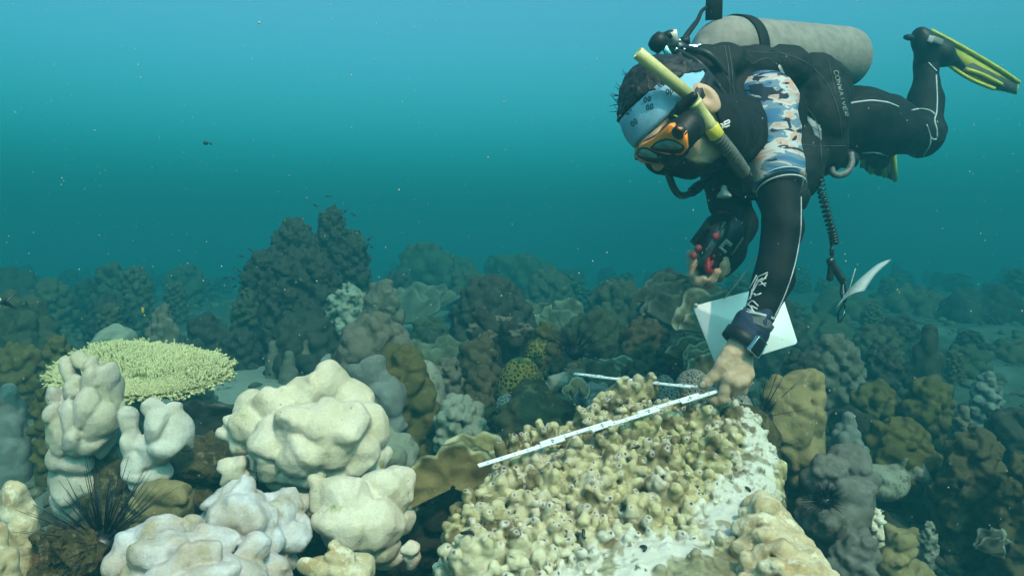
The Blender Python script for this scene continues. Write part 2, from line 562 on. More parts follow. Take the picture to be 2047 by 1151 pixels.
cm('turf_rock', (0.13, 0.095, 0.04), (0.06, 0.045, 0.02), (0.24, 0.2, 0.10), s1=26, s3=34, t3=0.57, fine=1.0, dist=0.004, fscale=260, speck=0.6)
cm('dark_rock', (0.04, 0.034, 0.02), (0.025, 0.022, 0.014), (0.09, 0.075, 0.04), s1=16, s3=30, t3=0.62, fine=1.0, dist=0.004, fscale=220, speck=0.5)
cm('plateau_coral', None, None, None, fine=0.3, speck=0.12, tint=True, fscale=520)
cm('tinted_coral', None, None, None, fine=0.45, speck=0.2, tint=True)

cm('purple_brown_coral', (.125, .105, .085), (.19, .165, .145), (.10, .085, .045), s1=24, s3=20, t3=.62, fine=.7, speck=.35)

def fib(n, rng, zmin=-1.0):
    out = []
    i = 0
    N = int(n / max(0.05, (1 - zmin) / 2)) + 1
    for i in range(N):
        z = 1 - 2 * (i + 0.5) / N
        if z < zmin: break
        a = i * 2.399963 + rng.uniform(-0.25, 0.25)
        z = min(1, max(-1, z + rng.uniform(-0.5, 0.5) / N * 2))
        r = math.sqrt(max(0, 1 - z * z))
        out.append(np.array([r * math.cos(a), r * math.sin(a), z]))
    return out

def align(n):
    """rotation whose third axis is n"""
    n = unit(n)
    u = unit(np.cross(n, [0.3, 0.9, 0.2] if abs(n[1]) < 0.9 else [1, 0, 0]))
    return np.stack([u, np.cross(n, u), n], 1)

def finish(F, name, label, cat, mat, rough=(0.002, 30), seed=0, group=None, base=None, col=None, cut=None):
    if rough: F.rough(rough[0] * 1.25, rough[1], seed); F.rough(rough[0] * .45, rough[1] * 2.7, seed + 7)
    V, Q = F.mesh()
    o = mesh_obj(name, V, Q, MATS[mat] if isinstance(mat, str) else mat, origin=base, col=col(V, Q) if col else None)
    return tag(o, label, cat, group)

def box_of(x0, y0, x1, y1, d, sink):
    """pixel box of something standing at depth d -> base centre, width, height; sink = how far its foot goes on below the box"""
    w = (x1 - x0) / FPX * d
    c = U((x0 + x1) / 2, y1, d)
    top = U((x0 + x1) / 2, y0, d)
    h = top[2] - c[2] + sink
    c[2] -= sink
    return c, w, h

def cell(w, d, q=1.0):
    return max(0.0032, min(0.0022 * d * q, w / 34))

def mound(name, label, cat, mat, px, d, sink=0.1, lr=0.16, n=46, sub=3, k=0.25, seed=1, dep=0.9, squash=0.85, zmin=-0.35, lean=(0, 0), rough=(0.0025, 34), group=None, q=1.0, pw=1.0, sr=0.5):
    """rounded colony covered with lobes; lr = lobe radius as a fraction of the width"""
    rng = random.Random(seed)
    c, w, h = box_of(*px, d, sink)
    rad = np.array([w / 2, w / 2 * dep, h * 0.62])
    cc = c + np.array([lean[0] * w, lean[1] * w, h * 0.38])
    r = lr * w
    core = rad - r * 0.75
    hh = cell(w, d, q)
    m = r * 0.8 + 0.02
    lo = c - np.array([w / 2 + m, w / 2 * dep + m, 0.02]) - np.abs([lean[0] * w, lean[1] * w, 0]); hi = c + np.array([w / 2 + m, w / 2 * dep + m, h + m]) + np.abs([lean[0] * w, lean[1] * w, 0])
    F = Field(lo, hi, hh)
    F.set_warp(r * .13, r * 2.4, seed + 3)
    F.ell(cc, np.maximum(core * 1.03, 0.01), 0)
    F.cone(c, cc, core[0] * 0.8, core[0] * 0.75, 0.02)
    for v in fib(n, rng, zmin):
        e = np.sign(v) * np.abs(v) ** pw
        p = cc + e * core
        nn = unit(v / rad)
        rr = r * rng.uniform(0.75, 1.25)
        F.ell(p + nn * rr * 0.15, (rr, rr * rng.uniform(0.8, 1.1), rr * squash), rr * k, align(nn))
        for j in range(sub):
            t = unit(nn + 0.75 * np.array([rng.uniform(-1, 1), rng.uniform(-1, 1), rng.uniform(-0.6, 1)]))
            F.ell(p + nn * rr * 0.15 + t * rr * 0.68, rr * sr * rng.uniform(0.8, 1.15), rr * k * 0.7)
    F.ridged(min(r * .03, .003), 2.2 / r, seed + 5)
    return finish(F, name, label, cat, mat, rough, seed, group, c)

def fingers(name, label, cat, mat, px, d, sink=0.1, n=16, rt=0.11, seed=1, dep=0.8, k=0.4, spread=0.55, lumps=3, rough=(0.002, 24), group=None, q=1.0, dome=0.5, core=True):
    """colony of upright blunt columns grown together at the foot"""
    rng = random.Random(seed)
    c, w, h = box_of(*px, d, sink)
    r = rt * w
    hh = cell(w, d, q)
    lo = c - np.array([w * 0.62 + r, w * 0.62 * dep + r, 0.02]); hi = c + np.array([w * 0.62 + r, w * 0.62 * dep + r, h + r])
    F = Field(lo, hi, hh)
    if core: F.cone(c, c + np.array([0, 0, h * 0.42]), w * 0.36, w * 0.26, 0.03)
    for i in range(n):
        a = i * 2.399963 + rng.uniform(-0.3, 0.3)
        s = math.sqrt((i + 0.35) / n)
        top = np.array([math.cos(a) * s * (w / 2 - r), math.sin(a) * s * (w / 2 - r) * dep, (h - r) * (1 - dome * s * s) * rng.uniform(0.86, 1.0)])
        if i == 0: top[2] = h - r
        bot = np.array([top[0] * spread, top[1] * spread, top[2] * 0.25])
        r1 = r * rng.uniform(0.8, 1.2)
        mid = (top + bot) / 2 + np.array([rng.uniform(-1, 1), rng.uniform(-1, 1), 0]) * r * 0.4
        F.chain([c + bot, c + mid, c + top], [r1 * 1.5, r1 * 1.2, r1], r * k)
        for j in range(lumps):
            t = rng.uniform(0.2, 1)
            p = mid * (1 - t) + top * t
            b = rng.uniform(0, 6.28)
            F.ell(c + p + np.array([math.cos(b), math.sin(b), rng.uniform(-0.2, 0.3)]) * r1 * 0.75, (r1 * 0.55, r1 * 0.55, r1 * 0.8), r * k)
    return finish(F, name, label, cat, mat, rough, seed, group, c)

def lobes(name, label, cat, mat, L, d0, k=0.02, hh=0.004, rough=(0.0022, 22), seed=0, group=None, foot=None, cuts=(), col=None, warp=0.0, sub=2, subr=0.62, shrink=0.95):
    """colony whose lobes are given one by one: (px, py, rx px, ry px, depth offset[, tilt degrees])"""
    E = []
    rng = random.Random(seed + 900)
    l_big = lambda r: r.max() > 70 / FPX * d0
    for l in L:
        d = d0 + l[4]
        E.append((U(l[0], l[1], d), np.array([l[2], (l[2] * l[3]) ** 0.5, l[3]]) / FPX * d * (shrink if l[2] < 70 else 0.96), l[5] if len(l) > 5 else 0))
    P = np.array([e[0] for e in E]); M = np.array([np.full(3, e[1].max()) for e in E])
    lo = (P - M).min(0) - 0.03; hi = (P + M).max(0) + 0.03
    if foot: lo[2] = min(lo[2], foot[0][2] - 0.01)
    F = Field(lo, hi, hh)
    F.set_warp(.145 * np.median([e[1].max() for e in E]), 2.2 * np.median([e[1].max() for e in E]), seed + 3)
    for p, r, t in E:
        rot = None
        if not t and not l_big(r):
            if r[2] > 1.35 * r[0]: t = rng.uniform(-9, 9)
            else: t = rng.uniform(-50, 50); r = r * np.array([1.16, 1.0, .84])
        if t:
            a = R(t); rot = np.array([[math.cos(a), 0, math.sin(a)], [0, 1, 0], [-math.sin(a), 0, math.cos(a)]])
        F.ell(p, r, k * 0.22, rot)
        if l_big(r): continue
        for j in range(sub):
            v = unit([rng.uniform(-1, 1), rng.uniform(-1.2, 0.3), rng.uniform(-0.7, 1)])
            s = r.min() * subr * rng.uniform(0.7, 1.2)
            F.ell(p + v * r * (1.0 - 0.6 * subr), (s * rng.uniform(.9, 1.3), s, s * rng.uniform(0.8, 1.2)), s * 0.28)
    if foot:
        F.cone(foot[0], foot[1], foot[2], foot[3], 0.04)
    for q in cuts:
        F.ell(U(q[0], q[1], d0 + q[3]), q[2] / FPX * d0, 0.012, cut=True)
    base = P.mean(0); base[2] = lo[2] + 0.03
    if warp: F.rough(warp * .8, 14, seed + 50, 2); F.ridged(warp * .35, 20, seed + 60); F.ridged(warp * .2, 42, seed + 61)
    return finish(F, name, label, cat, mat, rough, seed, group, base, col)

def leaf(mb_cols, c, right, up, R0, ang0, ang1, seed, bowl=0.25, ruf=0.05, lob=6, thick=0.006, rim=(0.45, 0.42, 0.26), body=(0.14, 0.11, 0.04), nr=26, na=90):
    """one thin coral plate: a fan in the plane right/up, curled by bowl, with a scalloped pale growing edge; returns V, Q, colours"""
    right, up = unit(right), unit(up)
    nrm = unit(np.cross(right, up))
    a = np.radians(np.linspace(ang0, ang1, na))
    ph = seed * 1.7
    edge = R0 * (1 + 0.17 * np.abs(np.sin(a * lob / 2 + ph)) + 0.07 * np.sin(a * 2.3 + ph * 2) + 0.03 * np.sin(a * 13 + ph))
    t = np.linspace(0.05, 1, nr)
    A, T = np.meshgrid(a, t, indexing='ij')
    r = T * edge[:, None]
    off = bowl * r * T + ruf * R0 * T ** 2 * np.sin(A * lob * 1.3 + ph) * 1.2
    X = np.cos(A) * r; Y = np.sin(A) * r
    P = c + X[..., None] * right + Y[..., None] * up + off[..., None] * nrm
    P = P.reshape(-1, 3)
    P = P + nrm * (fbm(P * 40, 2, seed) * 0.004)[:, None]
    th = (thick * (1 - 0.55 * T ** 3)).reshape(-1, 1)
    V = np.concatenate([P + nrm * th / 2, P - nrm * th / 2])
    n = na * nr
    i, j = np.meshgrid(np.arange(na - 1), np.arange(nr - 1), indexing='ij')
    q = np.stack([i * nr + j, (i + 1) * nr + j, (i + 1) * nr + j + 1, i * nr + j + 1], -1).reshape(-1, 4)
    def strip(e): return np.stack([e[:-1], e[1:], e[1:] + n, e[:-1] + n], 1)
    b = np.concatenate([np.arange(nr)[::-1], np.arange(1, na) * nr, (na - 1) * nr + np.arange(1, nr)])
    outer = np.arange(na) * nr + nr - 1
    Q = np.concatenate([q[:, ::-1], q + n, strip(outer), strip(b)])
    wob = 0.02 * np.sin(A * 17 + ph)
    f = sstep(0.87, 0.96, T + wob).reshape(-1, 1)
    nz = 1 + 0.25 * fbm(P * 30, 2, seed + 3)[:, None]
    c1 = (np.array(body) * (1 - f) + np.array(rim) * f) * nz
    return V, Q, np.concatenate([c1, c1])

def leafy(name, label, cat, leaves, base, group=None):
    Vs, Qs, Cs, n = [], [], [], 0
    for lf in leaves:
        V, Q, C = leaf(None, *lf[0], **lf[1])
        Vs.append(V); Qs.append(Q + n); Cs.append(C); n += len(V)
    o = mesh_obj(name, np.concatenate(Vs), np.concatenate(Qs), MATS['tinted_coral'], origin=base, col=np.clip(np.concatenate(Cs), 0, 1))
    return tag(o, label, cat, group)

# --- brain corals: ridges between the cups follow the cells of scattered points
def brain_mat(name, ridge, cup, scale, lo=0.06, hi=0.22, rnd=1.0):
    m, N, L, B = new_mat(name)
    tc = N.new('ShaderNodeTexCoord')
    v = N.new('ShaderNodeTexVoronoi'); v.feature = 'DISTANCE_TO_EDGE'; v.inputs['Scale'].default_value = scale; v.inputs['Randomness'].default_value = rnd
    nz = N.new('ShaderNodeTexNoise'); nz.inputs['Scale'].default_value = 40
    ad = N.new('ShaderNodeMix'); ad.data_type = 'RGBA'; ad.blend_type = 'LINEAR_LIGHT'; ad.inputs[0].default_value = 0.004
    L.new(tc.outputs['Object'], ad.inputs[6]); L.new(nz.outputs['Color'], ad.inputs[7]); L.new(tc.outputs['Object'], nz.inputs['Vector'])
    L.new(ad.outputs[2], v.inputs['Vector'])
    r = N.new('ShaderNodeValToRGB'); e = r.color_ramp.elements
    e[0].position = lo; e[1].position = hi; e[0].color = (*ridge, 1); e[1].color = (*cup, 1)
    L.new(v.outputs['Distance'], r.inputs[0]); L.new(r.outputs[0], B.inputs['Base Color'])
    r2 = N.new('ShaderNodeValToRGB'); r2.color_ramp.elements[0].color = (1, 1, 1, 1); r2.color_ramp.elements[1].color = (0, 0, 0, 1); r2.color_ramp.elements[1].position = hi
    bp = N.new('ShaderNodeBump'); bp.inputs['Strength'].default_value = 0.9; bp.inputs['Distance'].default_value = 0.006
    L.new(v.outputs['Distance'], r2.inputs[0]); L.new(r2.outputs[0], bp.inputs['Height']); L.new(bp.outputs[0], B.inputs['Normal'])
    B.inputs['Roughness'].default_value = 0.8; B.inputs['Specular IOR Level'].default_value = 0.15
    MATS[name] = m
brain_mat('green_brain_coral', (0.20, 0.185, 0.04), (0.022, 0.024, 0.010), 78, 0.13, 0.24, 0.75)
brain_mat('grey_brain_coral', (0.36, 0.33, 0.28), (0.10, 0.085, 0.065), 110, 0.14, 0.30)

def dome(name, label, cat, mat, px, d, sink=0.03, dep=1.0, seed=0, group=None, lump=0.012):
    c, w, h = box_of(*px, d, sink)
    F = Field(c - np.array([w / 2 + .02, w / 2 * dep + .02, .01]), c + np.array([w / 2 + .02, w / 2 * dep + .02, h + .02]), cell(w, d, 1.2))
    F.ell(c + np.array([0, 0, h * 0.45]), (w / 2, w / 2 * dep, h * 0.55), 0)
    F.cone(c, c + np.array([0, 0, h * 0.3]), w * 0.36, w * 0.42, 0.02)
    F.rough(lump, 9, seed, 2)
    V, Q = F.mesh()
    return tag(mesh_obj(name, V, Q, MATS[mat], origin=c), label, cat, group)

# ================================================================== foreground corals
W = 'coral'
lobes('boulder_coral', 'largest white bleached boulder coral with pillow lobes, left of the ruler', W, 'bleached_coral', [
    (620, 880, 118, 110, .08), (600, 800, 52, 48, .02), (640, 788, 60, 54, .05), (690, 800, 52, 48, .06), (560, 812, 46, 42, .0),
    (520, 812, 42, 40, .02), (515, 850, 46, 42, -.01), (548, 878, 46, 40, -.055, 20), (590, 850, 48, 44, -.06, 25), (640, 842, 52, 50, -.055), (690, 850, 50, 56, -.04), (728, 850, 40, 62, .03),
    (610, 905, 50, 46, -.075, 30), (660, 905, 52, 48, -.06), (700, 905, 46, 52, -.03), (560, 925, 44, 42, -.04), (545, 905, 36, 30, -.05), (620, 945, 54, 40, -.04), (680, 950, 54, 42, -.02), (725, 915, 38, 50, .03), (575, 955, 44, 36, -.01),
    (480, 838, 26, 28, .02), (468, 868, 24, 30, .02), (482, 890, 20, 24, 0), (500, 880, 30, 34, .05), (650, 1000, 60, 60, .10), (610, 990, 40, 40, 0.02)],
    1.46, k=0.012, seed=3, warp=0.006, foot=(U(620, 1120, 1.56), U(620, 960, 1.56), .10, .11))
lobes('boulder_coral', 'white lobed boulder coral directly below the largest white one', W, 'bleached_coral', [
    (650, 990, 38, 34, -.02, -30), (700, 1000, 58, 52, -.03), (690, 1045, 50, 56, -.05), (735, 1010, 44, 52, 0), (775, 985, 40, 52, .03), (790, 965, 34, 38, .04), (745, 1050, 54, 62, -.03),
    (700, 1080, 44, 34, -.02), (755, 1095, 40, 38, -.02), (790, 1035, 34, 44, .04), (715, 1050, 60, 60, .06), (640, 975, 30, 26, -.02), (755, 965, 30, 34, .02), (775, 1115, 30, 22, .0), (810, 1010, 20, 46, .07)],
    1.34, k=0.012, seed=5, warp=0.006)
lobes('boulder_coral', 'small white coral knob at the left foot of the largest white coral', W, 'bleached_coral', [(472, 940, 34, 26, 0), (455, 932, 20, 18, -.01), (492, 952, 20, 20, .02)], 1.42, k=0.014, seed=6)
lobes('boulder_coral', 'pale bluish pillow coral tucked in behind the right side of the largest white coral', W, 'pale_green_coral', [
    (785, 890, 36, 34, 0), (808, 912, 28, 34, .0), (775, 915, 34, 38, -.04), (810, 950, 24, 40, .02), (785, 950, 40, 50, .05), (762, 872, 30, 30, .02), (820, 985, 18, 40, .03), (832, 1020, 14, 36, .05), (800, 1030, 40, 70, .1)], 1.68, k=0.010, seed=8, warp=0.004)
lobes('boulder_coral', 'bluish white knobbly coral in front, cut off by the bottom edge of the picture', W, 'bleached_coral_blue', [
    (400, 1160, 150, 90, .03), (320, 1060, 40, 30, 0), (365, 1062, 36, 30, .02), (280, 1085, 40, 34, .0), (420, 1085, 44, 36, -.02), (350, 1090, 44, 34, -.04), (300, 1110, 40, 36, -.06), (255, 1130, 36, 40, -.01), (395, 1110, 50, 36, -.07),
    (450, 1125, 40, 36, -.05), (500, 1100, 26, 34, -.01, 20), (345, 1130, 46, 36, -.09), (420, 1145, 50, 34, -.10), (490, 1145, 46, 40, -.04), (535, 1150, 40, 44, 0.02), (290, 1160, 44, 40, -.06), (370, 1170, 50, 40, -.1)],
    1.08, k=0.011, hh=0.0035, seed=11, warp=0.005, rough=(0.003, 34), cuts=[(457, 1082, 20, -.05)])
lobes('boulder_coral', 'bluish white rounded coral with two small dark holes, behind the front bottom one', W, 'bleached_coral_blue', [
    (490, 1050, 75, 70, .05), (470, 990, 40, 26, .0), (430, 1000, 24, 24, .0), (505, 990, 30, 28, .02), (455, 1030, 40, 40, -.04), (510, 1030, 40, 40, -.03), (550, 1030, 34, 40, .03), (560, 1075, 44, 44, .02), (520, 1080, 44, 44, -.02), (545, 1110, 44, 40, .02), (425, 1050, 24, 40, .02), (590, 1060, 30, 40, .08), (570, 1010, 22, 30, .08), (590, 1005, 28, 22, .12)],
    1.2, k=0.011, seed=13, warp=0.005, rough=(0.003, 34), cuts=[(556, 1018, 8, 0.0), (578, 1025, 7, .03)])
lobes('column_coral', 'pale two-pronged coral with pink tinge in front of the table coral', W, 'pale_coral', [
    (258, 850, 18, 34, 0), (255, 830, 15, 18, 0), (262, 890, 22, 40, 0), (308, 815, 20, 26, -.01), (318, 850, 26, 40, -.015), (345, 820, 17, 24, .01), (352, 860, 26, 48, .01), (330, 890, 34, 40, -.005), (300, 900, 24, 34, 0), (278, 920, 30, 34, .01), (290, 960, 32, 34, .02), (270, 945, 22, 26, .0), (318, 940, 24, 30, .02), (366, 880, 14, 28, .02)],
    1.48, k=0.014, seed=15, warp=0.003)
lobes('column_coral', 'tan and white patched stump under the pale two-pronged coral', W, 'tan_coral', [(300, 985, 30, 30, 0), (345, 985, 30, 30, 0), (325, 1010, 44, 40, .02), (360, 1015, 26, 40, .02), (275, 1005, 20, 20, 0), (270, 1030, 20, 20, .01), (300, 1040, 40, 40, .04)], 1.42, k=0.012, seed=16, warp=0.004)
lobes('column_coral', 'tall pink and cream coral pillar of long blunt lobes left of the table coral', W, 'pinkish_coral', [
    (160, 722, 14, 20, 0, -8), (180, 728, 15, 24, .0, 5), (140, 745, 18, 30, .0, -10), (150, 780, 20, 34, -.02), (185, 765, 18, 38, -.02, 8), (210, 770, 17, 50, .0, 10), (225, 800, 16, 50, .02, 6), (172, 820, 22, 44, -.045, 14), (200, 845, 24, 44, -.03, 10), (110, 790, 14, 24, .02), (110, 825, 15, 26, .0), (140, 840, 20, 40, -.05, -5), (150, 880, 28, 36, -.05, 14), (180, 885, 28, 34, -.03), (125, 880, 22, 36, -.03), (120, 915, 20, 30, -.02, 10), (150, 920, 32, 30, -.01), (165, 850, 60, 90, .06), (150, 960, 44, 50, .02), (212, 880, 20, 34, .01), (145, 1000, 36, 44, .03), (240, 812, 8, 16, .02), (198, 735, 10, 22, .03)],
    1.55, k=0.009, hh=0.0036, seed=17, warp=0.003)
fingers('column_coral', 'beige and cream coral pillar with pointed ridges at the left edge of the picture', W, 'beige_ridged_coral', (-30, 955, 92, 1140), 1.12, n=11, rt=.14, seed=21, lumps=4, k=.5, rough=(0.003, 40))
fingers('column_coral', 'low pale-tipped coral fingers in the bottom left corner', W, 'beige_ridged_coral', (-60, 1040, 52, 1200), 1.0, n=9, rt=.13, seed=22, lumps=3, k=.5, rough=(0.003, 40))
lobes('rock', 'lumpy rock grown over with yellow-brown algae beside the black sea urchin', 'rock', 'turf_rock', [(150, 1085, 36, 30, 0), (120, 1100, 34, 36, .02), (165, 1110, 40, 36, 0), (140, 1150, 66, 50, .02), (100, 1075, 18, 24, .03), (190, 1130, 24, 34, .03)], 1.08, k=0.008, hh=0.0035, rough=(0.009, 55), seed=23)
lobes('rock', 'brown algae-covered rock between the pale pronged coral and the largest white coral', 'rock', 'turf_rock', [(400, 930, 50, 44, 0), (385, 895, 34, 30, .02), (425, 905, 34, 30, .05), (390, 980, 60, 50, .02), (430, 960, 40, 40, .03), (440, 1000, 60, 50, .1)], 1.6, k=0.012, hh=0.0045, rough=(0.008, 40), seed=24)
lobes('rock', 'dark weed-grown rock at the foot of the pink coral pillar behind the urchin', 'rock', 'turf_rock', [(215, 960, 50, 60, .05), (230, 1020, 40, 40, .03), (190, 1030, 50, 50, .08), (255, 1050, 26, 26, .02), (270, 1060, 60, 40, .1), (215, 910, 26, 40, .06)], 1.55, k=0.012, hh=0.0045, rough=(0.009, 40), seed=25)
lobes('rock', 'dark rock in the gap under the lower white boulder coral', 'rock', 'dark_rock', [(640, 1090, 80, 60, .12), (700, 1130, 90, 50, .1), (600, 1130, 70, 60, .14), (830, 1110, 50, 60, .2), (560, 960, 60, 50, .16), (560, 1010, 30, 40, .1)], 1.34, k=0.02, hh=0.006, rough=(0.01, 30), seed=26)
lobes('column_coral', 'cream stubby coral branches at the bottom edge below the white boulders', W, 'beige_ridged_coral', [(640, 1140, 36, 26, 0, 20), (610, 1130, 18, 18, -.01), (680, 1110, 30, 30, .0), (690, 1145, 44, 40, .0), (720, 1135, 30, 36, .02), (670, 1090, 16, 16, .0), (650, 1170, 60, 40, .02)], 1.12, k=0.014, hh=0.0036, seed=27)
lobes('boulder_coral', 'small round cream coral knob between the white boulders and the knobbed plateau', W, 'bleached_coral', [(822, 1095, 17, 17, 0), (826, 1120, 16, 24, .01)], 1.22, k=.01, seed=28)

# ridged beige coral in the right foreground corner of the plateau
def ridged():
    rng = random.Random(5)
    c = U(1575, 1150, 1.0); c[2] -= .05
    F = Field(c - np.array([.12, .16, .05]), c + np.array([.12, .2, .22]), .003)
    rows = [(1530, 1000, 20, 1.14), (1528, 1022, 34, 1.10), (1535, 1048, 46, 1.06), (1545, 1075, 58, 1.02), (1560, 1105, 70, .98), (1575, 1138, 78, .94), (1590, 1172, 84, .90)]
    F.cone(U(1535, 1045, 1.16), U(1585, 1215, .98), .035, .075, .02)
    for px, py, hw, d in rows:
        n = 9
        for i in range(n):
            t = i / (n - 1) * 2 - 1
            p0 = U(px + hw * t, py + 12 * t * t + 9 * math.sin(t * 5 + py) + 14 * max(t, 0) , d + .02 * abs(t))
            rr = (13 + 4 * math.sin(i * 2.4 + py * .3)) / FPX * d
            F.ell(p0 + np.array([rng.uniform(-.003, .003), 0, rng.uniform(-.004, .004)]), (rr * 1.35, rr * 1.2, rr * .95), .008)
            F.ell(p0 + np.array([0, .012, -.022]), (rr * 1.5, rr * 1.4, rr * 1.5), .010)
    for q in ((1552, 1114, .93), (1578, 1126, .93), (1535, 1134, .93), (1588, 1152, .88)):
        F.ell(U(*q[:2], q[2] + .04), (.008, .012, .004), .004, cut=True)
    F.ridged(.004, 26, 4); F.rough(.004, 20, 8)
    finish(F, 'ridged_coral', 'beige coral with wavy pale ridges at the right foot of the knobbed plateau', W, 'beige_ridged_coral', (0.0025, 45), 4, None, c)
ridged()
# ================================================================== the knobbed plateau the ruler lies on
def poly_sd(X, Y, P):
    """signed distance (negative inside) of points to polygon P"""
    P = np.asarray(P, float)
    d = np.full(X.shape, 1e9); ins = np.zeros(X.shape, bool)
    for a, b in zip(P, np.roll(P, -1, 0)):
        e = b - a
        t = np.clip(((X - a[0]) * e[0] + (Y - a[1]) * e[1]) / (e @ e + 1e-12), 0, 1)
        d = np.minimum(d, (X - a[0] - t * e[0]) ** 2 + (Y - a[1] - t * e[1]) ** 2)
        c = (a[1] > Y) != (b[1] > Y)
        ins ^= c & (X < e[0] * (Y - a[1]) / (e[1] if e[1] else 1e-9) + a[0])
    d = np.sqrt(d)
    return np.where(ins, -d, d)

PL_S, PL_Y, PL_Z = 0.20, 1.5, -0.338
def on_plateau(px, py):
    a, b = U(px, py, 0.5), U(px, py, 1.5)
    v = b - a
    t = (PL_Z + PL_S * (a[1] - PL_Y) - a[2]) / (v[2] - PL_S * v[1])
    return a + v * t

def plateau():
    rng = random.Random(77)
    out = [(905, 1030), (935, 985), (985, 925), (1040, 880), (1110, 850), (1180, 825), (1260, 812), (1350, 803), (1440, 800), (1500, 812), (1535, 850), (1550, 905), (1546, 960), (1535, 1000), (1512, 1045),
           (1500, 1090), (1490, 1151), (1470, 1260), (1300, 1330), (1050, 1320), (900, 1240), (872, 1130)]
    poly = np.array([on_plateau(*p)[:2] for p in out])
    h = 0.0027
    lo = np.array([poly[:, 0].min() - .03, poly[:, 1].min() - .03, -0.62]); hi = np.array([poly[:, 0].max() + .03, poly[:, 1].max() + .03, -0.20])
    F = Field(lo, hi, h)
    X2, Y2 = np.meshgrid(lo[0] + h * np.arange(F.n[0]), lo[1] + h * np.arange(F.n[1]), indexing='ij')
    sd = poly_sd(X2, Y2, poly)
    sd = sd + (fbm(np.stack([X2.ravel(), Y2.ravel(), X2.ravel() * 0], 1) * 14, 2, 3) * 0.006).reshape(sd.shape)
    und = (fbm(np.stack([X2.ravel(), Y2.ravel(), X2.ravel() * 0 + 5], 1) * 9, 2, 8) * 0.012).reshape(sd.shape)
    Z = (lo[2] + h * np.arange(F.n[2])).astype(np.float32)[None, None]
    top = (PL_Z + PL_S * (Y2 - PL_Y) + und).astype(np.float32)[..., None]
    r = 0.035
    flare = 0.25
    a = (sd[..., None].astype(np.float32) + flare * np.minimum(Z - top, 0) * 0.6 + r)
    b = (Z - top + r)
    F.f = (np.sqrt(np.maximum(a, 0) ** 2 + np.maximum(b, 0) ** 2) + np.minimum(np.maximum(a, b), 0) - r).astype(np.float32)
    # regions, in the picture's outlines laid on the plateau's own surface
    white = [[(1455, 798), (1510, 812), (1552, 880), (1556, 960), (1530, 1030), (1495, 1080), (1440, 1090), (1402, 1072), (1390, 1040), (1420, 995), (1450, 965), (1475, 930), (1490, 890), (1475, 840)],
             [(1110, 1175), (1130, 1140), (1190, 1112), (1235, 1088), (1300, 1078), (1380, 1072), (1412, 1085), (1428, 1115), (1410, 1140), (1330, 1150), (1300, 1300), (1100, 1300)]]
    sand = [[(1400, 1085), (1440, 1094), (1492, 1078), (1520, 1100), (1500, 1180), (1400, 1240), (1320, 1165), (1345, 1135), (1420, 1128), (1425, 1100)], [(1195, 1140), (1218, 1108), (1232, 1102), (1228, 1130), (1238, 1145), (1210, 1155)]]
    turf = [[(960, 940), (1010, 925), (1040, 985), (1085, 960), (1060, 1010), (1010, 1010), (985, 1045), (930, 1050), (895, 1075), (860, 1060), (905, 980)],
            [(1080, 900), (1140, 868), (1180, 870), (1170, 900), (1110, 915)], [(1230, 1000), (1290, 990), (1280, 1020), (1240, 1030)], [(1300, 830), (1370, 810), (1400, 830), (1330, 850)]]
    wp = [np.array([on_plateau(*p)[:2] for p in q]) for q in white]
    sp = [np.array([on_plateau(*p)[:2] for p in q]) for q in sand]
    tp = [np.array([on_plateau(*p)[:2] for p in q]) for q in turf]
    def zone(x, y, ps, w=0.006, na=0.006, seed=0):
        x = np.asarray(x, float); y = np.asarray(y, float)
        n = fbm(np.stack([x, y, x * 0 + seed], 1) * 60, 3, seed) * na
        return 1 - sstep(-w, w, np.min([poly_sd(x, y, p) for p in ps], 0) + n)
    # big clumps under the knobs
    clumps = [(1195, 868, .028, .006), (1245, 803, .038, .024), (1212, 835, .028, .022), (1290, 800, .028, .03), (1170, 850, .026, .015), (1090, 890, .03, .012), (1030, 920, .028, .01), (1275, 880, .034, .02), (1210, 905, .030, .016), (1330, 850, .030, .015), (1390, 850, .03, .012),
              (1150, 935, .03, .016), (1310, 935, .034, .016), (1120, 985, .034, .014), (1240, 960, .036, .02), (1330, 990, .034, .012), (1060, 1040, .036, .014), (1180, 1010, .036, .018), (1280, 1040, .03, .01), (990, 1080, .034, .014), (1100, 1075, .034, .012), (950, 1130, .04, .014), (1030, 1120, .036, .01), (1440, 880, .026, .008), (1420, 930, .03, .010), (930, 1075, .03, .008), (1000, 985, .03, .01)]
    for px, py, rr, lift in clumps:
        p = on_plateau(px, py); p[2] += lift - rr * 0.35
        F.ell(p, (rr, rr, rr * 0.9), 0.02)
    knobs, pores, tips = [], [], []
    ax = unit([0, -0.38, 1])
    tries = []
    x0, y0 = poly.min(0); x1, y1 = poly.max(0)
    cand = np.array([(rng.uniform(x0, x1), rng.uniform(y0, y1)) for _ in range(34000)])
    cand = cand[poly_sd(cand[:, 0], cand[:, 1], poly) < 0.012]
    cand = cand[pix(np.column_stack([cand, PL_Z + PL_S * (cand[:, 1] - PL_Y)]))[:, 1] < 1230]
    wz = zone(cand[:, 0], cand[:, 1], wp, .02, .01); sz = zone(cand[:, 0], cand[:, 1], sp); tz = zone(cand[:, 0], cand[:, 1], tp)
    big = vnoise(np.column_stack([cand, cand[:, 0] * 0]) * 14, 4)
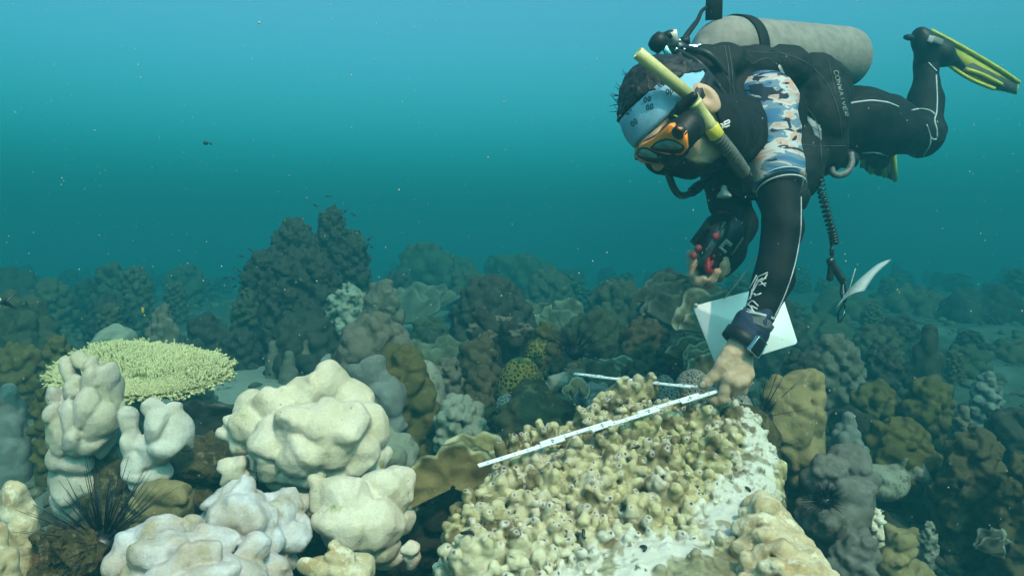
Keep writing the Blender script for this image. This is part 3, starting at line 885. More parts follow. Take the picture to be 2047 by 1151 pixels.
    for i, (x, y) in enumerate(cand):
        if sz[i] > .4: continue
        r = (rng.uniform(.0065, .0115) if i < 7000 else rng.uniform(.0038, .0072)) * (1 + .2 * big[i]) * (1 - .4 * wz[i])
        if wz[i] > .5 and (rng.random() < (.985 if y < 1.22 else .82)): continue
        if tz[i] > .5 and rng.random() < .72: continue
        if any((x - k[0]) ** 2 + (y - k[1]) ** 2 < (.90 * (r + k[3])) ** 2 * (.55 if rng.random() < .45 else 1) for k in knobs if abs(x - k[0]) < .04): continue
        col = F.f[min(F.n[0] - 1, int((x - lo[0]) / h)), min(F.n[1] - 1, int((y - lo[1]) / h))]
        iz = np.argmax(col[::-1] < 0)
        z = lo[2] + h * (F.n[2] - 1 - iz)
        if z < PL_Z + PL_S * (y - PL_Y) - .07: continue
        knobs.append((x, y, z, r, wz[i]))
    for x, y, z, r, w in knobs:
        t = ax + np.array([rng.uniform(-.3, .3), rng.uniform(-.25, .25), 0])
        H = r * rng.uniform(.8, 2.4) * (1 - .6 * w); tips.append((q0 := np.array([x, y, z]) + unit(t) * H, r))
        p = np.array([x, y, z]); q = p + unit(t) * H
        F.cone(p - unit(t) * r * .6, q, r * 1.0, r * rng.uniform(.75, 1.05), .0042)
        if rng.random() < .35 and w < .5:
            s = q + np.array([rng.uniform(-1, 1), -.6, rng.uniform(-.3, .4)]) * r * .9
            F.ell(s, r * .7, .005)
            if rng.random() < .7: pores.append((s + unit([rng.uniform(-.3, .3), -.75, .65]) * r * .70, rng.uniform(.0014, .002)))
        if rng.random() < (.38 if r > .0075 else .06) * (1 - .8 * w):
            v = unit([rng.uniform(-.35, .35), -.62 + rng.uniform(-.25, .25), .8])
            F.ell(q + v * r * .78, r * .34, .004)
            pores.append((q + v * r * 1.12, rng.uniform(.0013, .0022)))
        if r > .011 and rng.random() < .5:
            for _ in range(rng.randint(1, 3)):
                v = unit([rng.uniform(-1, 1), rng.uniform(-1.1, .1), rng.uniform(.2, 1)])
                pores.append((q + v * r * .95, rng.uniform(.0011, .0016)))
    for p, r in pores: F.ell(p, r, .001, cut=True)
    F.rough(.0030, 55, 5, 2)
    F.rough(.0012, 110, 3, 2)
    V, Q = F.mesh()
    N = vnormals(V, Q)
    x, y = V[:, 0], V[:, 1]
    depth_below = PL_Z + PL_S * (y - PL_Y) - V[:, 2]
    n1, n2, n3 = fbm(V * 22, 3, 1), fbm(V * 70, 3, 2), fbm(V * 9, 2, 6)
    C = np.array([.47, .385, .215]) * (1 + .10 * n2)[:, None]
    C = C + (np.array([.50, .41, .31]) - C) * np.clip(.2 + .7 * n1, 0, .7)[:, None]
    ol = np.clip(n3 * 1.4 + .1, 0, 1)[:, None] * .5
    C = C * (1 - ol) + np.array([.34, .29, .11]) * ol
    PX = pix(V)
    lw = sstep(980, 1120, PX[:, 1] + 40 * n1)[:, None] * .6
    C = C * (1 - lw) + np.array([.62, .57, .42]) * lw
    def put(mask, c):
        nonlocal C
        C = C * (1 - mask[:, None]) + np.asarray(c) * mask[:, None]
    put(zone(x, y, wp, .006, .005, 2) * (.82 + .18 * np.clip(.5 + fbm(V * 35, 3, 31), 0, 1)), (.62, .57, .50))
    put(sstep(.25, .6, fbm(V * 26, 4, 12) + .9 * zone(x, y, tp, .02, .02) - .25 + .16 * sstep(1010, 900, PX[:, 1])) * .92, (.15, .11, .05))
    put(sstep(.50, .62, fbm(V * 40, 3, 15)) * .7, (.22, .18, .08))
    put(zone(x, y, sp, .003, .006, 3), (.30, .27, .17))
    C = C * (1 + .45 * zone(x, y, sp) * fbm(V * 150, 3, 44))[:, None]
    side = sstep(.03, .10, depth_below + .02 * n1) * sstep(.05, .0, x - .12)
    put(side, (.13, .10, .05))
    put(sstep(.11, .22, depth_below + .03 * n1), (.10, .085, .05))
    put(sstep(.92, .98, fbm(V * 100, 2, 21)) * zone(x, y, wp), (.16, .15, .11))
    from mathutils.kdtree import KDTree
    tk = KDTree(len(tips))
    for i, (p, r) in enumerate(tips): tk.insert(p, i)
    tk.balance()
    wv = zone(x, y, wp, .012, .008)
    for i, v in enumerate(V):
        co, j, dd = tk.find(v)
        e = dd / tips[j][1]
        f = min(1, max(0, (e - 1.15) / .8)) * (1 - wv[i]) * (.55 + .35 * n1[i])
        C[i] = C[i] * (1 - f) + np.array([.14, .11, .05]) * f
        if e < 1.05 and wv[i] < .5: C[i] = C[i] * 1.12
    kd = KDTree(len(V))
    for i, v in enumerate(V): kd.insert(v, i)
    kd.balance()
    for p, r in pores:
        for co, i, dd in kd.find_range(p, r * 2.6):
            ring = sstep(r * 1.0, r * 1.5, dd)
            C[i] = C[i] * ring + np.array([.015, .013, .012]) * (1 - ring)
            if ring > .9: C[i] = C[i] * .5 + np.array([.66, .58, .56]) * .5
    base = np.array([.2, 1.2, -.62])
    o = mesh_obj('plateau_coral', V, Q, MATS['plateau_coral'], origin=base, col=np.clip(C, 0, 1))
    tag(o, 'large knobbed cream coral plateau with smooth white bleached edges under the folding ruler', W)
    return V, Q
PV, PQ = plateau()
PBVH = BVHTree.FromPolygons([Vector(v) for v in PV], PQ.tolist())
def hit(bvh, px, py):
    d = Vector(U(px, py, 1.0)).normalized()
    h = bvh.ray_cast(Vector((0, 0, 0)), d)
    if h[0] is None: return None, None
    n = np.array(h[1])
    return np.array(h[0]), n if n @ np.array(d) < 0 else -n

# smooth brown rim of rock behind the plateau's right end
lobes('rock', 'smooth olive turf-covered rock behind the white right end of the plateau', 'rock', 'turf_rock', [(1510, 850, 60, 44, .05), (1530, 900, 34, 60, .03), (1500, 960, 70, 90, .08), (1440, 860, 90, 50, .08)], 1.58, k=.03, hh=.006, seed=31)

slug = plain('black_skin', (.012, .012, .013), .35, .4)
for i, (px, py, ln, an) in enumerate(((1270, 893, .014, .2), (1133, 1014, .013, 1.2), (1153, 1070, .015, 2.0), (1168, 1068, .013, .9), (1245, 1012, .016, 1.4), (1287, 1098, .013, 1.9), (935, 1068, .02, .25), (1493, 980, .009, 1.5), (1558, 1115, .012, .7))):
    p, n = hit(PBVH, px, py)
    if p is None: p, n = U(px, py, .95), np.array([0, -.5, .8])
    t = unit(np.cross(n, [math.sin(an), .2, math.cos(an)]))
    b = unit(np.cross(n, t))
    pts = [p + n * .002 + t * ln * s + b * .003 * math.sin(s * 5 + i) + n * .002 * math.cos(s * 3) for s in np.linspace(-.5, .5, 9)]
    o = MB().tube(pts, .0026 * np.sin(np.linspace(.35, 2.8, 9)) ** .5, 8).build('sea_slug', slug, origin=p)
    tag(o, 'short black slug-like animal lying on the pale knobbed coral', 'sea slug', 'black slugs on the knobbed plateau')

# ================================================================== table coral
def table():
    rng = random.Random(9)
    root = empty('table_coral', U(288, 880, 2.0), 'flat yellowish table coral with spiky top and pale branching rim on a short stalk', W)
    c = U(277, 733, 2.0)
    tilt = R(15)
    ex = unit([1, 0, .015]); ey = unit([0, math.cos(tilt), math.sin(tilt)]); ez = np.cross(ex, ey); ro_ = R(-16); ex, ey = ex * math.cos(ro_) + ey * math.sin(ro_), ey * math.cos(ro_) - ex * math.sin(ro_)
    def rad(th):
        r = .258 * (1 + .04 * math.sin(3 * th + 1) + .03 * math.sin(5 * th + 2))
        ry = .158
        r = 1 / math.sqrt((math.cos(th) / (r * .95)) ** 2 + (math.sin(th) / ry) ** 2)
        dth = (th - R(264) + math.pi) % (2 * math.pi) - math.pi
        r *= 1 - .72 * math.exp(-(dth / .17) ** 2)
        return r * (1 + .03 * math.sin(23 * th))
    def surf(th, t):
        r = rad(th) * t
        x, y = r * math.cos(th), r * math.sin(th)
        full = math.hypot(x / .258, y / .15)
        return c + ex * x + ey * y + ez * (-.035 + .045 * full ** 1.4 - .012 * full ** 4 + .008 * math.sin(9 * x + 4) + .006 * math.sin(21 * y))
    nth, nt = 140, 16
    V = []
    for k in range(nth):
        for j in range(nt): V.append(surf(k / nth * 2 * math.pi, (j + .01) / (nt - 1)))
    V = np.array(V); n = len(V)
    V = np.concatenate([V, V - ez * .012])
    q = []
    for k in range(nth):
        l = (k + 1) % nth
        for j in range(nt - 1):
            q.append([k * nt + j, k * nt + j + 1, l * nt + j + 1, l * nt + j]); q.append([n + l * nt + j, n + l * nt + j + 1, n + k * nt + j + 1, n + k * nt + j])
        q.append([k * nt + nt - 1, n + k * nt + nt - 1, n + l * nt + nt - 1, l * nt + nt - 1])
    plate = mesh_obj('plate', V, np.array(q), cm('table_plate', (.34, .30, .11), (.26, .23, .08), None, fine=.6), root)
    mb = MB(); cols = []
    def spike(p, d, ln, r, seg=5):
        b = p - d * .004
        pts = [b, p + d * ln * .55, p + d * ln * .9, p + d * ln]
        mb.tube(pts, [r * 1.15, r, r * .75, r * .25], seg)
        g = rng.uniform(.85, 1.15)
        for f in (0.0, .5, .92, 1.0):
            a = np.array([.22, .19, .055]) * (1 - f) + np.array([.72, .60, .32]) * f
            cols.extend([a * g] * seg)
    for i in range(8500):
        th = rng.uniform(0, 2 * math.pi); t = math.sqrt(rng.uniform(.01, 1))
        p = surf(th, t)
        ro = ex * math.cos(th) + ey * math.sin(th)
        d = unit(ez + ro * (.12 + .75 * t ** 5) + np.array([rng.uniform(-.18, .18), rng.uniform(-.18, .18), 0]))
        spike(p, d, rng.uniform(.009, .017) * (1 - .25 * t ** 6), rng.uniform(.0018, .0026))
    for i in range(330):
        th = rng.uniform(0, 2 * math.pi)
        p = surf(th, .985)
        ro = ex * math.cos(th) + ey * math.sin(th)
        d = unit(ro + ez * rng.uniform(-.25, .4) + ex * rng.uniform(-.3, .3))
        ln = rng.uniform(.018, .032)
        spike(p - ez * .006, d, ln, .0042)
        for j in range(rng.randint(3, 6)):
            t = rng.uniform(.3, .95)
            dd = unit(d + np.array([rng.uniform(-1, 1), rng.uniform(-1, 1), rng.uniform(-.3, 1)]) * .9)
            spike(p - ez * .006 + d * ln * t, dd, rng.uniform(.006, .012), .0026)
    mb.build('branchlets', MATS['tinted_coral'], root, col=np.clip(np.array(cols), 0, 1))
    F = Field(U(240, 900, 2.0) - .12, U(330, 760, 2.0) + .12, .006)
    F.cone(U(300, 905, 2.02), U(292, 800, 2.0), .05, .035, .02).cone(U(292, 800, 2.0), U(287, 805, 2.0), .035, .04, .02).ell(U(272, 815, 1.97), (.018, .018, .03), .02).ell(U(300, 850, 1.98), .035, .02)
    F.rough(.006, 40, 2)
    V, Q = F.mesh()
    mesh_obj('stalk', V, Q, cm('table_stalk', (.36, .31, .16), (.22, .18, .08), (.12, .1, .05), fine=.8, dist=.003), root)
table()

# ================================================================== middle distance
mound('lobed_coral', 'grey coral heap of rounded lobes behind the top of the largest white coral', W, 'grey_coral', (668, 636, 822, 775), 2.35, .15, lr=.17, n=44, seed=41, k=.18, sub=4)
mound('lobed_coral', 'olive brown lobed coral beside a smooth speckled white flank', W, 'olive_coral', (738, 700, 868, 868), 2.12, .12, lr=.20, n=40, seed=42, k=.18, sub=4, lean=(0, -.05))
dome('smooth_coral', 'smooth pale speckled coral flank on the right of the olive lobed coral', W, 'mottled_skirt_coral', (800, 722, 895, 880), 2.22, .1, seed=43)
lobes('lobed_coral', 'small stepped blue-grey coral between the white coral and the olive lobed one', W, 'blue_grey_coral', [(745, 740, 34, 22, 0), (720, 750, 24, 22, .0), (765, 770, 34, 26, 0), (785, 800, 30, 44, .0), (750, 800, 50, 60, .05), (790, 850, 26, 40, .02), (770, 870, 40, 50, .05)], 2.0, k=.014, hh=.0045, seed=44, warp=.004)
mound('lobed_coral', 'narrow olive coral with pale right edge standing in the reef centre', W, 'grey_coral', (868, 712, 930, 815), 2.3, .1, lr=.24, n=22, seed=45, k=.2, sub=3)
mound('lobed_coral', 'pale green bumpy coral above the brown leafy plates', W, 'pale_green_coral', (872, 795, 972, 882), 2.0, .1, lr=.17, n=40, seed=46, k=.2, sub=4, pw=.8)
mound('lobed_coral', 'low pale coral with round lobes on top of the green bumpy one', W, 'pale_green_coral', (880, 788, 945, 830), 2.06, .06, lr=.22, n=20, seed=47, sub=2)
mound('sheet_coral', 'dark green ridged coral slope between the green brain coral and the ruler', W, 'dark_green_coral', (985, 796, 1135, 915), 1.85, .1, lr=.13, n=50, seed=48, k=.5, sub=3, rough=(.006, 22), dep=.7)
mound('lobed_coral', 'small dark knobby coral beneath the far end of the ruler', W, 'blue_grey_coral', (1150, 770, 1230, 815), 1.95, .06, lr=.16, n=36, seed=49, sub=2)
dome('brain_coral', 'round yellow-green brain coral with dark honeycomb cups', W, 'green_brain_coral', (994, 708, 1090, 800), 2.2, .04, seed=50, lump=.008)
dome('brain_coral', 'small yellow-green brain coral patch behind the round green one', W, 'green_brain_coral', (1052, 684, 1092, 712), 2.6, .03, seed=51)
dome('brain_coral', 'small cream brain coral with black cups at the foot of the round green one', W, 'grey_brain_coral', (990, 785, 1034, 812), 1.95, .03, seed=52)
mound('lobed_coral', 'yellow-green coral slope of small lobes behind the round brain coral', W, 'olive_coral', (1058, 645, 1125, 720), 2.75, .08, lr=.14, n=40, seed=53, sub=2)
mound('lobed_coral', 'brown rounded coral with a paler lip left of the round brain coral', W, 'brown_coral', (922, 672, 1000, 770), 2.5, .1, lr=.22, n=28, seed=54, k=.3, sub=2)
mound('lobed_coral', 'brown low coral with a frilled pale crust left of the round brain coral', W, 'brown_coral', (930, 735, 1000, 790), 2.25, .08, lr=.2, n=26, seed=55, sub=4, sr=.35)
dome('brain_coral', 'grey brain coral dome under the far arm of the ruler', W, 'grey_brain_coral', (1236, 744, 1318, 812), 1.98, .06, seed=56)
dome('brain_coral', 'grey brain coral dome left of the pinching hand', W, 'grey_brain_coral', (1300, 742, 1368, 815), 1.9, .06, seed=57)
dome('brain_coral', 'dark grey brain coral dome partly hidden by the thumb', W, 'grey_brain_coral', (1352, 740, 1420, 815), 1.96, .06, seed=58)
dome('brain_coral', 'low mottled grey brain coral just right of the index finger', W, 'grey_brain_coral', (1448, 774, 1512, 830), 1.66, .05, seed=59)
lobes('rock', 'small flat-topped whitish rock right of the round brain coral', 'rock', 'pale_green_coral', [(1118, 765, 30, 18, 0), (1105, 775, 22, 14, 0), (1135, 770, 18, 16, .02), (1118, 790, 40, 22, .03)], 2.1, k=.01, hh=.005, rough=(.004, 40), seed=60)
lobes('rock', 'grey gravelly rock ledge below the round brain coral', 'rock', 'turf_rock', [(1090, 800, 70, 30, 0), (1160, 810, 60, 24, 0), (1050, 830, 60, 30, 0), (1120, 840, 90, 50, .06), (1195, 830, 60, 40, .1)], 1.95, k=.02, hh=.006, rough=(.006, 40), seed=61)
for i, (px, py, w, lab) in enumerate(((1157, 770, 17, 'larger of two tan mushroom corals with pale rims'), (1140, 776, 11, 'smaller left one of two tan mushroom corals with pale rims'))):
    c = U(px, py, 1.88); r = w / FPX * 1.88
    lf = ((c + np.array([0, 0, -r * .3]), [1, 0, 0], [0, .45, 1], r * 1.2, -60, 240, 3 + i), dict(bowl=-.5, ruf=.02, lob=3, thick=.006, rim=(.5, .46, .36), body=(.22, .15, .08), nr=14, na=50))
    leafy('mushroom_coral', lab, W, [lf], c)

# brown leafy plates at the tip of the ruler
c0 = U(905, 975, 1.42); c1 = U(955, 940, 1.5)
leafy('leaf_coral', 'brown wavy leaf coral with pale rim at the near tip of the ruler', W, [
    ((c0, [1, .15, .05], [-.08, .3, 1], .078, -25, 200, 2), dict(bowl=.35, ruf=.10, lob=6, body=(.17, .125, .05), rim=(.46, .43, .25))),
    ((c0 + np.array([.02, .03, .0]), [1, -.2, 0], [.2, .35, 1], .062, -30, 150, 5), dict(bowl=.3, ruf=.10, lob=5, body=(.15, .11, .045), rim=(.46, .43, .25)))], c0)
leafy('leaf_coral', 'upright pale brown leaf coral standing behind the wavy one at the ruler tip', W, [
    ((c1, [1, .05, 0], [.05, .35, 1], .072, 25, 160, 8), dict(bowl=.25, ruf=.07, lob=6, body=(.30, .25, .11), rim=(.5, .47, .30))),
    ((c1 + np.array([.02, -.01, -.02]), [1, -.3, 0], [.35, .3, .9], .062, 10, 110, 9), dict(bowl=.3, ruf=.08, lob=4, body=(.28, .23, .10), rim=(.5, .47, .30)))], c1)
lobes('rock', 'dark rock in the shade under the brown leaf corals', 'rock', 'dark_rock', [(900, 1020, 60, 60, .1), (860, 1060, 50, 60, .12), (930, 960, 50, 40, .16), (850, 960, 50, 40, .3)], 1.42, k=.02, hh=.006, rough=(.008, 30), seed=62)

# leafy corals farther off
def leaf_stack(label, px, py, d, w, seed, n=3, body=(.12, .10, .05), rim=(.34, .34, .26), up=(0, .6, 1)):
    rng = random.Random(seed)
    c = U(px, py, d); wm = w / FPX * d
    L = []
    for i in range(n):
        o = np.array([rng.uniform(-.3, .3) * wm, (i - n / 2) * wm * .2, (i * .07 - .25) * wm])
        L.append(((c + o, [1, rng.uniform(-.3, .3), 0], [rng.uniform(-.2, .2), up[1] + rng.uniform(-.3, .3), up[2]], wm * rng.uniform(.36, .52), rng.uniform(-15, 20), rng.uniform(150, 195), seed + i), dict(bowl=rng.uniform(.1, .45), ruf=.10, lob=rng.randint(4, 7), body=body, rim=rim, thick=.008, nr=20, na=80)))
    leafy('leaf_coral', label, W, L, c)
leaf_stack('grey leaf coral with wavy upper edges above the far end of the ruler', 1215, 745, 2.7, 100, 3, 3, body=(.11, .10, .06))
leaf_stack('dark stacked leaf coral behind the left edge of the white slate', 1400, 720, 2.3, 110, 12, 4, body=(.12, .10, .05))
leaf_stack('pale-rimmed leaf coral peeping over the top edge of the white slate', 1440, 640, 2.7, 150, 23, 3, body=(.11, .105, .06), rim=(.30, .30, .22))
leaf_stack('broad dim leaf coral mound behind the camera hand', 1380, 610, 3.4, 150, 31, 5, body=(.05, .045, .03), rim=(.11, .11, .08))
leaf_stack('broad flat-topped dim coral table in the far centre', 1100, 640, 3.7, 100, 37, 3, body=(.11, .11, .07), rim=(.22, .22, .16))
leaf_stack('pair of thin upright grey plates in the right-hand shadows', 1968, 1080, 1.65, 80, 44, 2, body=(.06, .052, .034), rim=(.22, .21, .17), up=(0, .2, 1))
leaf_stack('green sheet coral spreading in layers in the reef centre', 880, 720, 2.95, 130, 51, 4, body=(.09, .09, .05), rim=(.15, .15, .10), up=(0, 1.2, .8))
leaf_stack('far layered sheet coral hazed by the water right of the tall tower', 850, 605, 4.1, 140, 57, 4, body=(.08, .08, .055), rim=(.14, .14, .11), up=(0, 1.4, .6))

# dark stalks with pale frilled caps
def cap_coral():
    rng = random.Random(6)
    root = empty('cap_coral', U(1010, 740, 2.6), 'dark branching coral with pale frilled caps behind the round brain coral', W)
    for px, py, d in ((960, 620, 2.62), (985, 635, 2.66), (1014, 640, 2.56), (1048, 655, 2.6), (948, 655, 2.6), (1030, 668, 2.54), (975, 668, 2.54)):
        top = U(px, py, d)
        b = U(1005 + rng.uniform(-25, 25), 745, 2.62)
        F = Field(np.minimum(top, b) - .06, np.maximum(top, b) + .06, .006)
        F.chain([b, (b + top) / 2 + np.array([rng.uniform(-.02, .02), 0, 0]), top - np.array([0, 0, .02])], [.03, .025, .028], .02)
        F.rough(.008, 40, int(px))
        V, Q = F.mesh()
        mesh_obj('stem', V, Q, MATS['dark_reef_coral'], root)
        F = Field(top - .06, top + .06, .005)
        for i in range(6):
            F.ell(top + np.array([rng.uniform(-.022, .022), rng.uniform(-.02, .02), rng.uniform(-.012, .010)]), (.014, .014, .008), .004)
        F.rough(.004, 90, int(py))
        V, Q = F.mesh()
        mesh_obj('cap', V, Q, MATS['grey_coral'], root)
cap_coral()

fingers('column_coral', 'left of three small pale column corals below the tall tower', W, 'grey_coral', (528, 680, 565, 745), 3.0, .1, n=7, rt=.24, seed=63, lumps=3)
fingers('column_coral', 'middle of three small pale column corals, leaning low', W, 'grey_coral', (556, 700, 596, 745), 2.9, .1, n=7, rt=.24, seed=64, lumps=3)
fingers('column_coral', 'tallest of three small pale column corals below the tall tower', W, 'grey_coral', (592, 674, 630, 745), 3.0, .1, n=6, rt=.25, seed=65, lumps=3)
mound('lobed_coral', 'small bluish coral knob left of the grey lobed heap', W, 'blue_grey_coral', (636, 710, 668, 745), 2.7, .06, lr=.24, n=18, seed=66, sub=2)
mound('lobed_coral', 'pale round-headed coral on the slope right of the tall tower', W, 'grey_coral', (732, 565, 800, 665), 3.05, .12, lr=.24, n=26, seed=67, k=.35, sub=2)
mound('frilled_coral', 'pale green frilled coral at the right foot of the tall tower', W, 'pale_green_coral', (655, 570, 742, 640), 3.1, .1, lr=.13, n=60, seed=68, k=.12, sub=5, sr=.35, rough=(.01, 30))
mound('lobed_coral', 'big dark knobby mound beyond the round brain coral', W, 'dark_reef_coral', (905, 556, 1062, 680), 3.3, .15, lr=.11, n=90, seed=69, k=.2, sub=4)

# right-hand side
lobes('column_coral', 'tan coral pillar with big smooth lobes right of the pointing hand', W, 'tan_coral', [
    (1562, 775, 26, 30, .02), (1590, 760, 26, 26, .02), (1620, 770, 26, 40, .02), (1560, 810, 28, 34, 0), (1590, 800, 26, 34, -.01), (1632, 800, 16, 24, .0), (1600, 825, 20, 34, -.03), (1555, 850, 30, 40, -.02), (1590, 860, 34, 40, -.03), (1625, 850, 24, 40, -.01), (1610, 900, 34, 44, -.02), (1575, 905, 34, 40, -.01), (1625, 940, 24, 40, .01), (1590, 945, 44, 50, .02), (1590, 860, 50, 90, .05), (1600, 1000, 40, 50, .06)],
    1.75, k=.012, hh=.0042, seed=71, warp=.003, sub=4, subr=.52, rough=(.0025, 36), cuts=[(1628, 892, 9, -.01)])
fingers('column_coral', 'pale blue fingered coral between the tan pillar and the purple one', W, 'blue_grey_coral', (1640, 822, 1738, 925), 1.95, .1, n=18, rt=.10, seed=72, lumps=3, dome=.5)
lobes('lobed_coral', 'purple-brown boulder coral of big bumpy lobes in the right foreground', W, 'purple_brown_coral', [
    (1655, 940, 40, 34, -.01), (1640, 970, 40, 40, 0), (1700, 920, 40, 34, .02), (1715, 960, 30, 44, .02), (1690, 985, 44, 40, -.02), (1680, 1040, 56, 50, -.03), (1640, 1040, 50, 50, 0), (1690, 1075, 44, 34, -.02), (1640, 1080, 60, 50, .05), (1670, 1000, 70, 90, .06), (1715, 1030, 24, 50, .03), (1650, 1100, 40, 30, .0)],
    1.62, k=.014, hh=.0042, seed=73, warp=.003, sub=4, subr=.45, rough=(.003, 45))
mound('lobed_coral', 'smaller purple-brown coral knob under the big purple boulder', W, 'purple_brown_coral', (1660, 1062, 1756, 1150), 1.5, .1, lr=.24, n=26, seed=74, k=.3, sub=3)
mound('lobed_coral', 'brown lobed coral with a pale flaring skirt on the right', W, 'olive_coral', (1738, 840, 1862, 965), 2.0, .02, lr=.15, n=50, seed=75, k=.25, sub=3)
lobes('skirt_coral', 'pale flaring coral skirt under the brown lobed coral on the right', W, 'mottled_skirt_coral', [(1770, 955, 40, 30, 0), (1760, 975, 30, 24, -.01), (1835, 945, 36, 26, 0), (1800, 945, 44, 24, .02), (1850, 940, 18, 26, .02)], 1.93, k=.02, hh=.005, seed=76)
mound('lobed_coral', 'brown lumpy coral behind and above the one with the pale skirt', W, 'olive_coral', (1802, 752, 1905, 900), 2.35, .1, lr=.15, n=50, seed=77, k=.25, sub=3)
mound('lobed_coral', 'dull brown coral with small even lobes left of the lumpy one', W, 'olive_coral', (1690, 765, 1805, 900), 2.45, .1, lr=.13, n=60, seed=78, k=.25, sub=3)
mound('lobed_coral', 'broad brown finely mottled coral slab in the right foreground', W, 'brown_coral', (1872, 862, 2010, 1080), 1.85, .1, lr=.14, n=64, seed=79, k=.5, sub=3, rough=(.005, 40))
mound('lobed_coral', 'brown mottled coral cut off by the right edge of the picture', W, 'brown_coral', (1985, 905, 2110, 1110), 1.7, .1, lr=.15, n=54, seed=80, k=.45, sub=3, rough=(.005, 40))
mound('lobed_coral', 'grey-green small-lobed coral right of the white slate', W, 'grey_coral', (1610, 668, 1722, 790), 2.8, .12, lr=.12, n=70, seed=81, k=.2, sub=3)
fingers('column_coral', 'dark pointed coral tower on the right beneath the hanging paper', W, 'dark_reef_coral', (1795, 645, 1905, 800), 3.05, .12, n=18, rt=.12, seed=82, lumps=5, dome=.75)
mound('lobed_coral', 'bluish hazy coral column near the right edge', W, 'blue_grey_coral', (1940, 745, 2002, 860), 2.6, .1, lr=.18, n=34, seed=83, sub=3)
mound('lobed_coral', 'small pale coral knobs right of the brown lumpy coral', W, 'grey_coral', (1900, 815, 1945, 890), 2.2, .08, lr=.2, n=26, seed=84, sub=2)
lobes('column_coral', 'cream cup-topped coral stump in the bottom right shadows', W, 'tan_coral', [(1800, 1075, 26, 30, 0), (1795, 1110, 32, 30, 0), (1790, 1150, 60, 36, .02), (1740, 1150, 40, 34, .03), (1830, 1150, 40, 40, .04), (1815, 1055, 12, 12, 0), (1782, 1055, 12, 12, .01), (1705, 1170, 40, 30, .02)], 1.5, k=.012, hh=.004, rough=(.004, 50), cuts=[(1800, 1046, 18, -.01)], seed=85)
mound('frilled_coral', 'small white frilled coral crust beside the purple boulder', W, 'bleached_coral', (1735, 1018, 1770, 1075), 1.6, .03, lr=.16, n=40, seed=86, k=.1, sub=4, sr=.35, rough=(.006, 60))
mound('frilled_coral', 'white speckled coral patch in the bottom right shadows', W, 'mottled_skirt_coral', (1838, 1045, 1872, 1095), 1.75, .03, lr=.16, n=40, seed=87, k=.1, sub=3, rough=(.006, 60))
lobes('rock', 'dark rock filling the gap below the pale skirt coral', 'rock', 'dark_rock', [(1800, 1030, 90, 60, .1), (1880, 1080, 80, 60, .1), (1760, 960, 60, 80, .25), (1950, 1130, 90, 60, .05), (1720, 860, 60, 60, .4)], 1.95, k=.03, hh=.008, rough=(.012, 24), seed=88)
lobes('rock', 'pale pebble lying in the bottom right shadows', 'rock', 'pale_green_coral', [(2000, 1072, 9, 16, 0)], 1.66, k=.01, seed=89)

# left-hand side
fingers('column_coral', 'dark blue-grey coral tower at the left edge', W, 'blue_grey_coral', (-40, 765, 72, 930), 2.0, .12, n=14, rt=.14, seed=91, lumps=4, dome=.5)
mound('lobed_coral', 'brownish coral lump behind the left side of the pink pillar', W, 'olive_coral', (66, 770, 106, 900), 1.95, .1, lr=.26, n=24, seed=92, sub=2)
mound('lobed_coral', 'white rounded coral lobes peeping over the table coral', W, 'pale_green_coral', (186, 655, 272, 705), 2.6, .06, lr=.22, n=22, seed=93, k=.25, sub=0)
fingers('column_coral', 'grey cone of knobby coral fingers behind the table coral', W, 'grey_coral', (280, 604, 372, 700), 3.0, .1, n=26, rt=.09, seed=94, lumps=3, dome=.7)
mound('lobed_coral', 'small olive coral with a pointed top left of the table coral', W, 'olive_coral', (88, 672, 148, 745), 2.4, .08, lr=.2, n=24, seed=95, sub=2)
mound('lobed_coral', 'dark green hazy coral mass above the left end of the table coral', W, 'dark_green_coral', (-60, 590, 110, 760), 3.0, .12, lr=.13, n=70, seed=96, k=.25, sub=3)
mound('lobed_coral', 'dim olive coral low at the left edge', W, 'olive_coral', (-20, 690, 92, 790), 2.4, .1, lr=.14, n=50, seed=97, k=.25, sub=3)
mound('lobed_coral', 'round dark coral heads in the sandy gap by the tall tower', W, 'dark_reef_coral', (375, 630, 452, 700), 3.4, .08, lr=.22, n=24, seed=98, sub=2)
F_ = ((U(400, 885, 1.85), [.8, .3, -.5], [.4, .5, .8], .105, 10, 170, 2), dict(bowl=.6, ruf=.04, lob=3, thick=.012, body=(.035, .035, .028), rim=(.16, .16, .13), nr=24, na=70))
leafy('plate_sponge', 'black finely speckled plate slanting down under the table coral', 'sponge', [F_], U(395, 900, 1.85))
mound('lobed_coral', 'pale teal coral chunk in the shade under the table coral', W, 'pale_green_coral', (372, 765, 432, 835), 2.2, .06, lr=.2, n=26, seed=99, sub=3)

# ================================================================== the far reef
mound('tower_coral', 'broad left part of the tall coral tower, with a rounded top', W, 'dark_reef_coral', (535, 443, 645, 720), 3.75, .15, lr=.11, n=190, seed=101, k=.15, sub=3, rough=(.008, 40), q=.9, pw=.85, zmin=-.6)
mound('tower_coral', 'sloping left shoulder of the tall coral tower', W, 'dark_reef_coral', (484, 500, 600, 720), 3.7, .15, lr=.11, n=190, seed=107, k=.15, sub=3, rough=(.008, 40), q=.9, pw=.9, zmin=-.6)
mound('tower_coral', 'narrow right-hand peak of the tall coral tower', W, 'dark_reef_coral', (632, 418, 700, 700), 3.9, .15, lr=.14, n=140, seed=102, k=.15, sub=3, rough=(.008, 40), pw=.75, zmin=-.6)
mound('tower_coral', 'right shoulder of the tall coral tower', W, 'dark_reef_coral', (655, 465, 742, 690), 3.85, .15, lr=.12, n=140, seed=103, k=.15, sub=3, rough=(.008, 40), pw=.8, zmin=-.6)
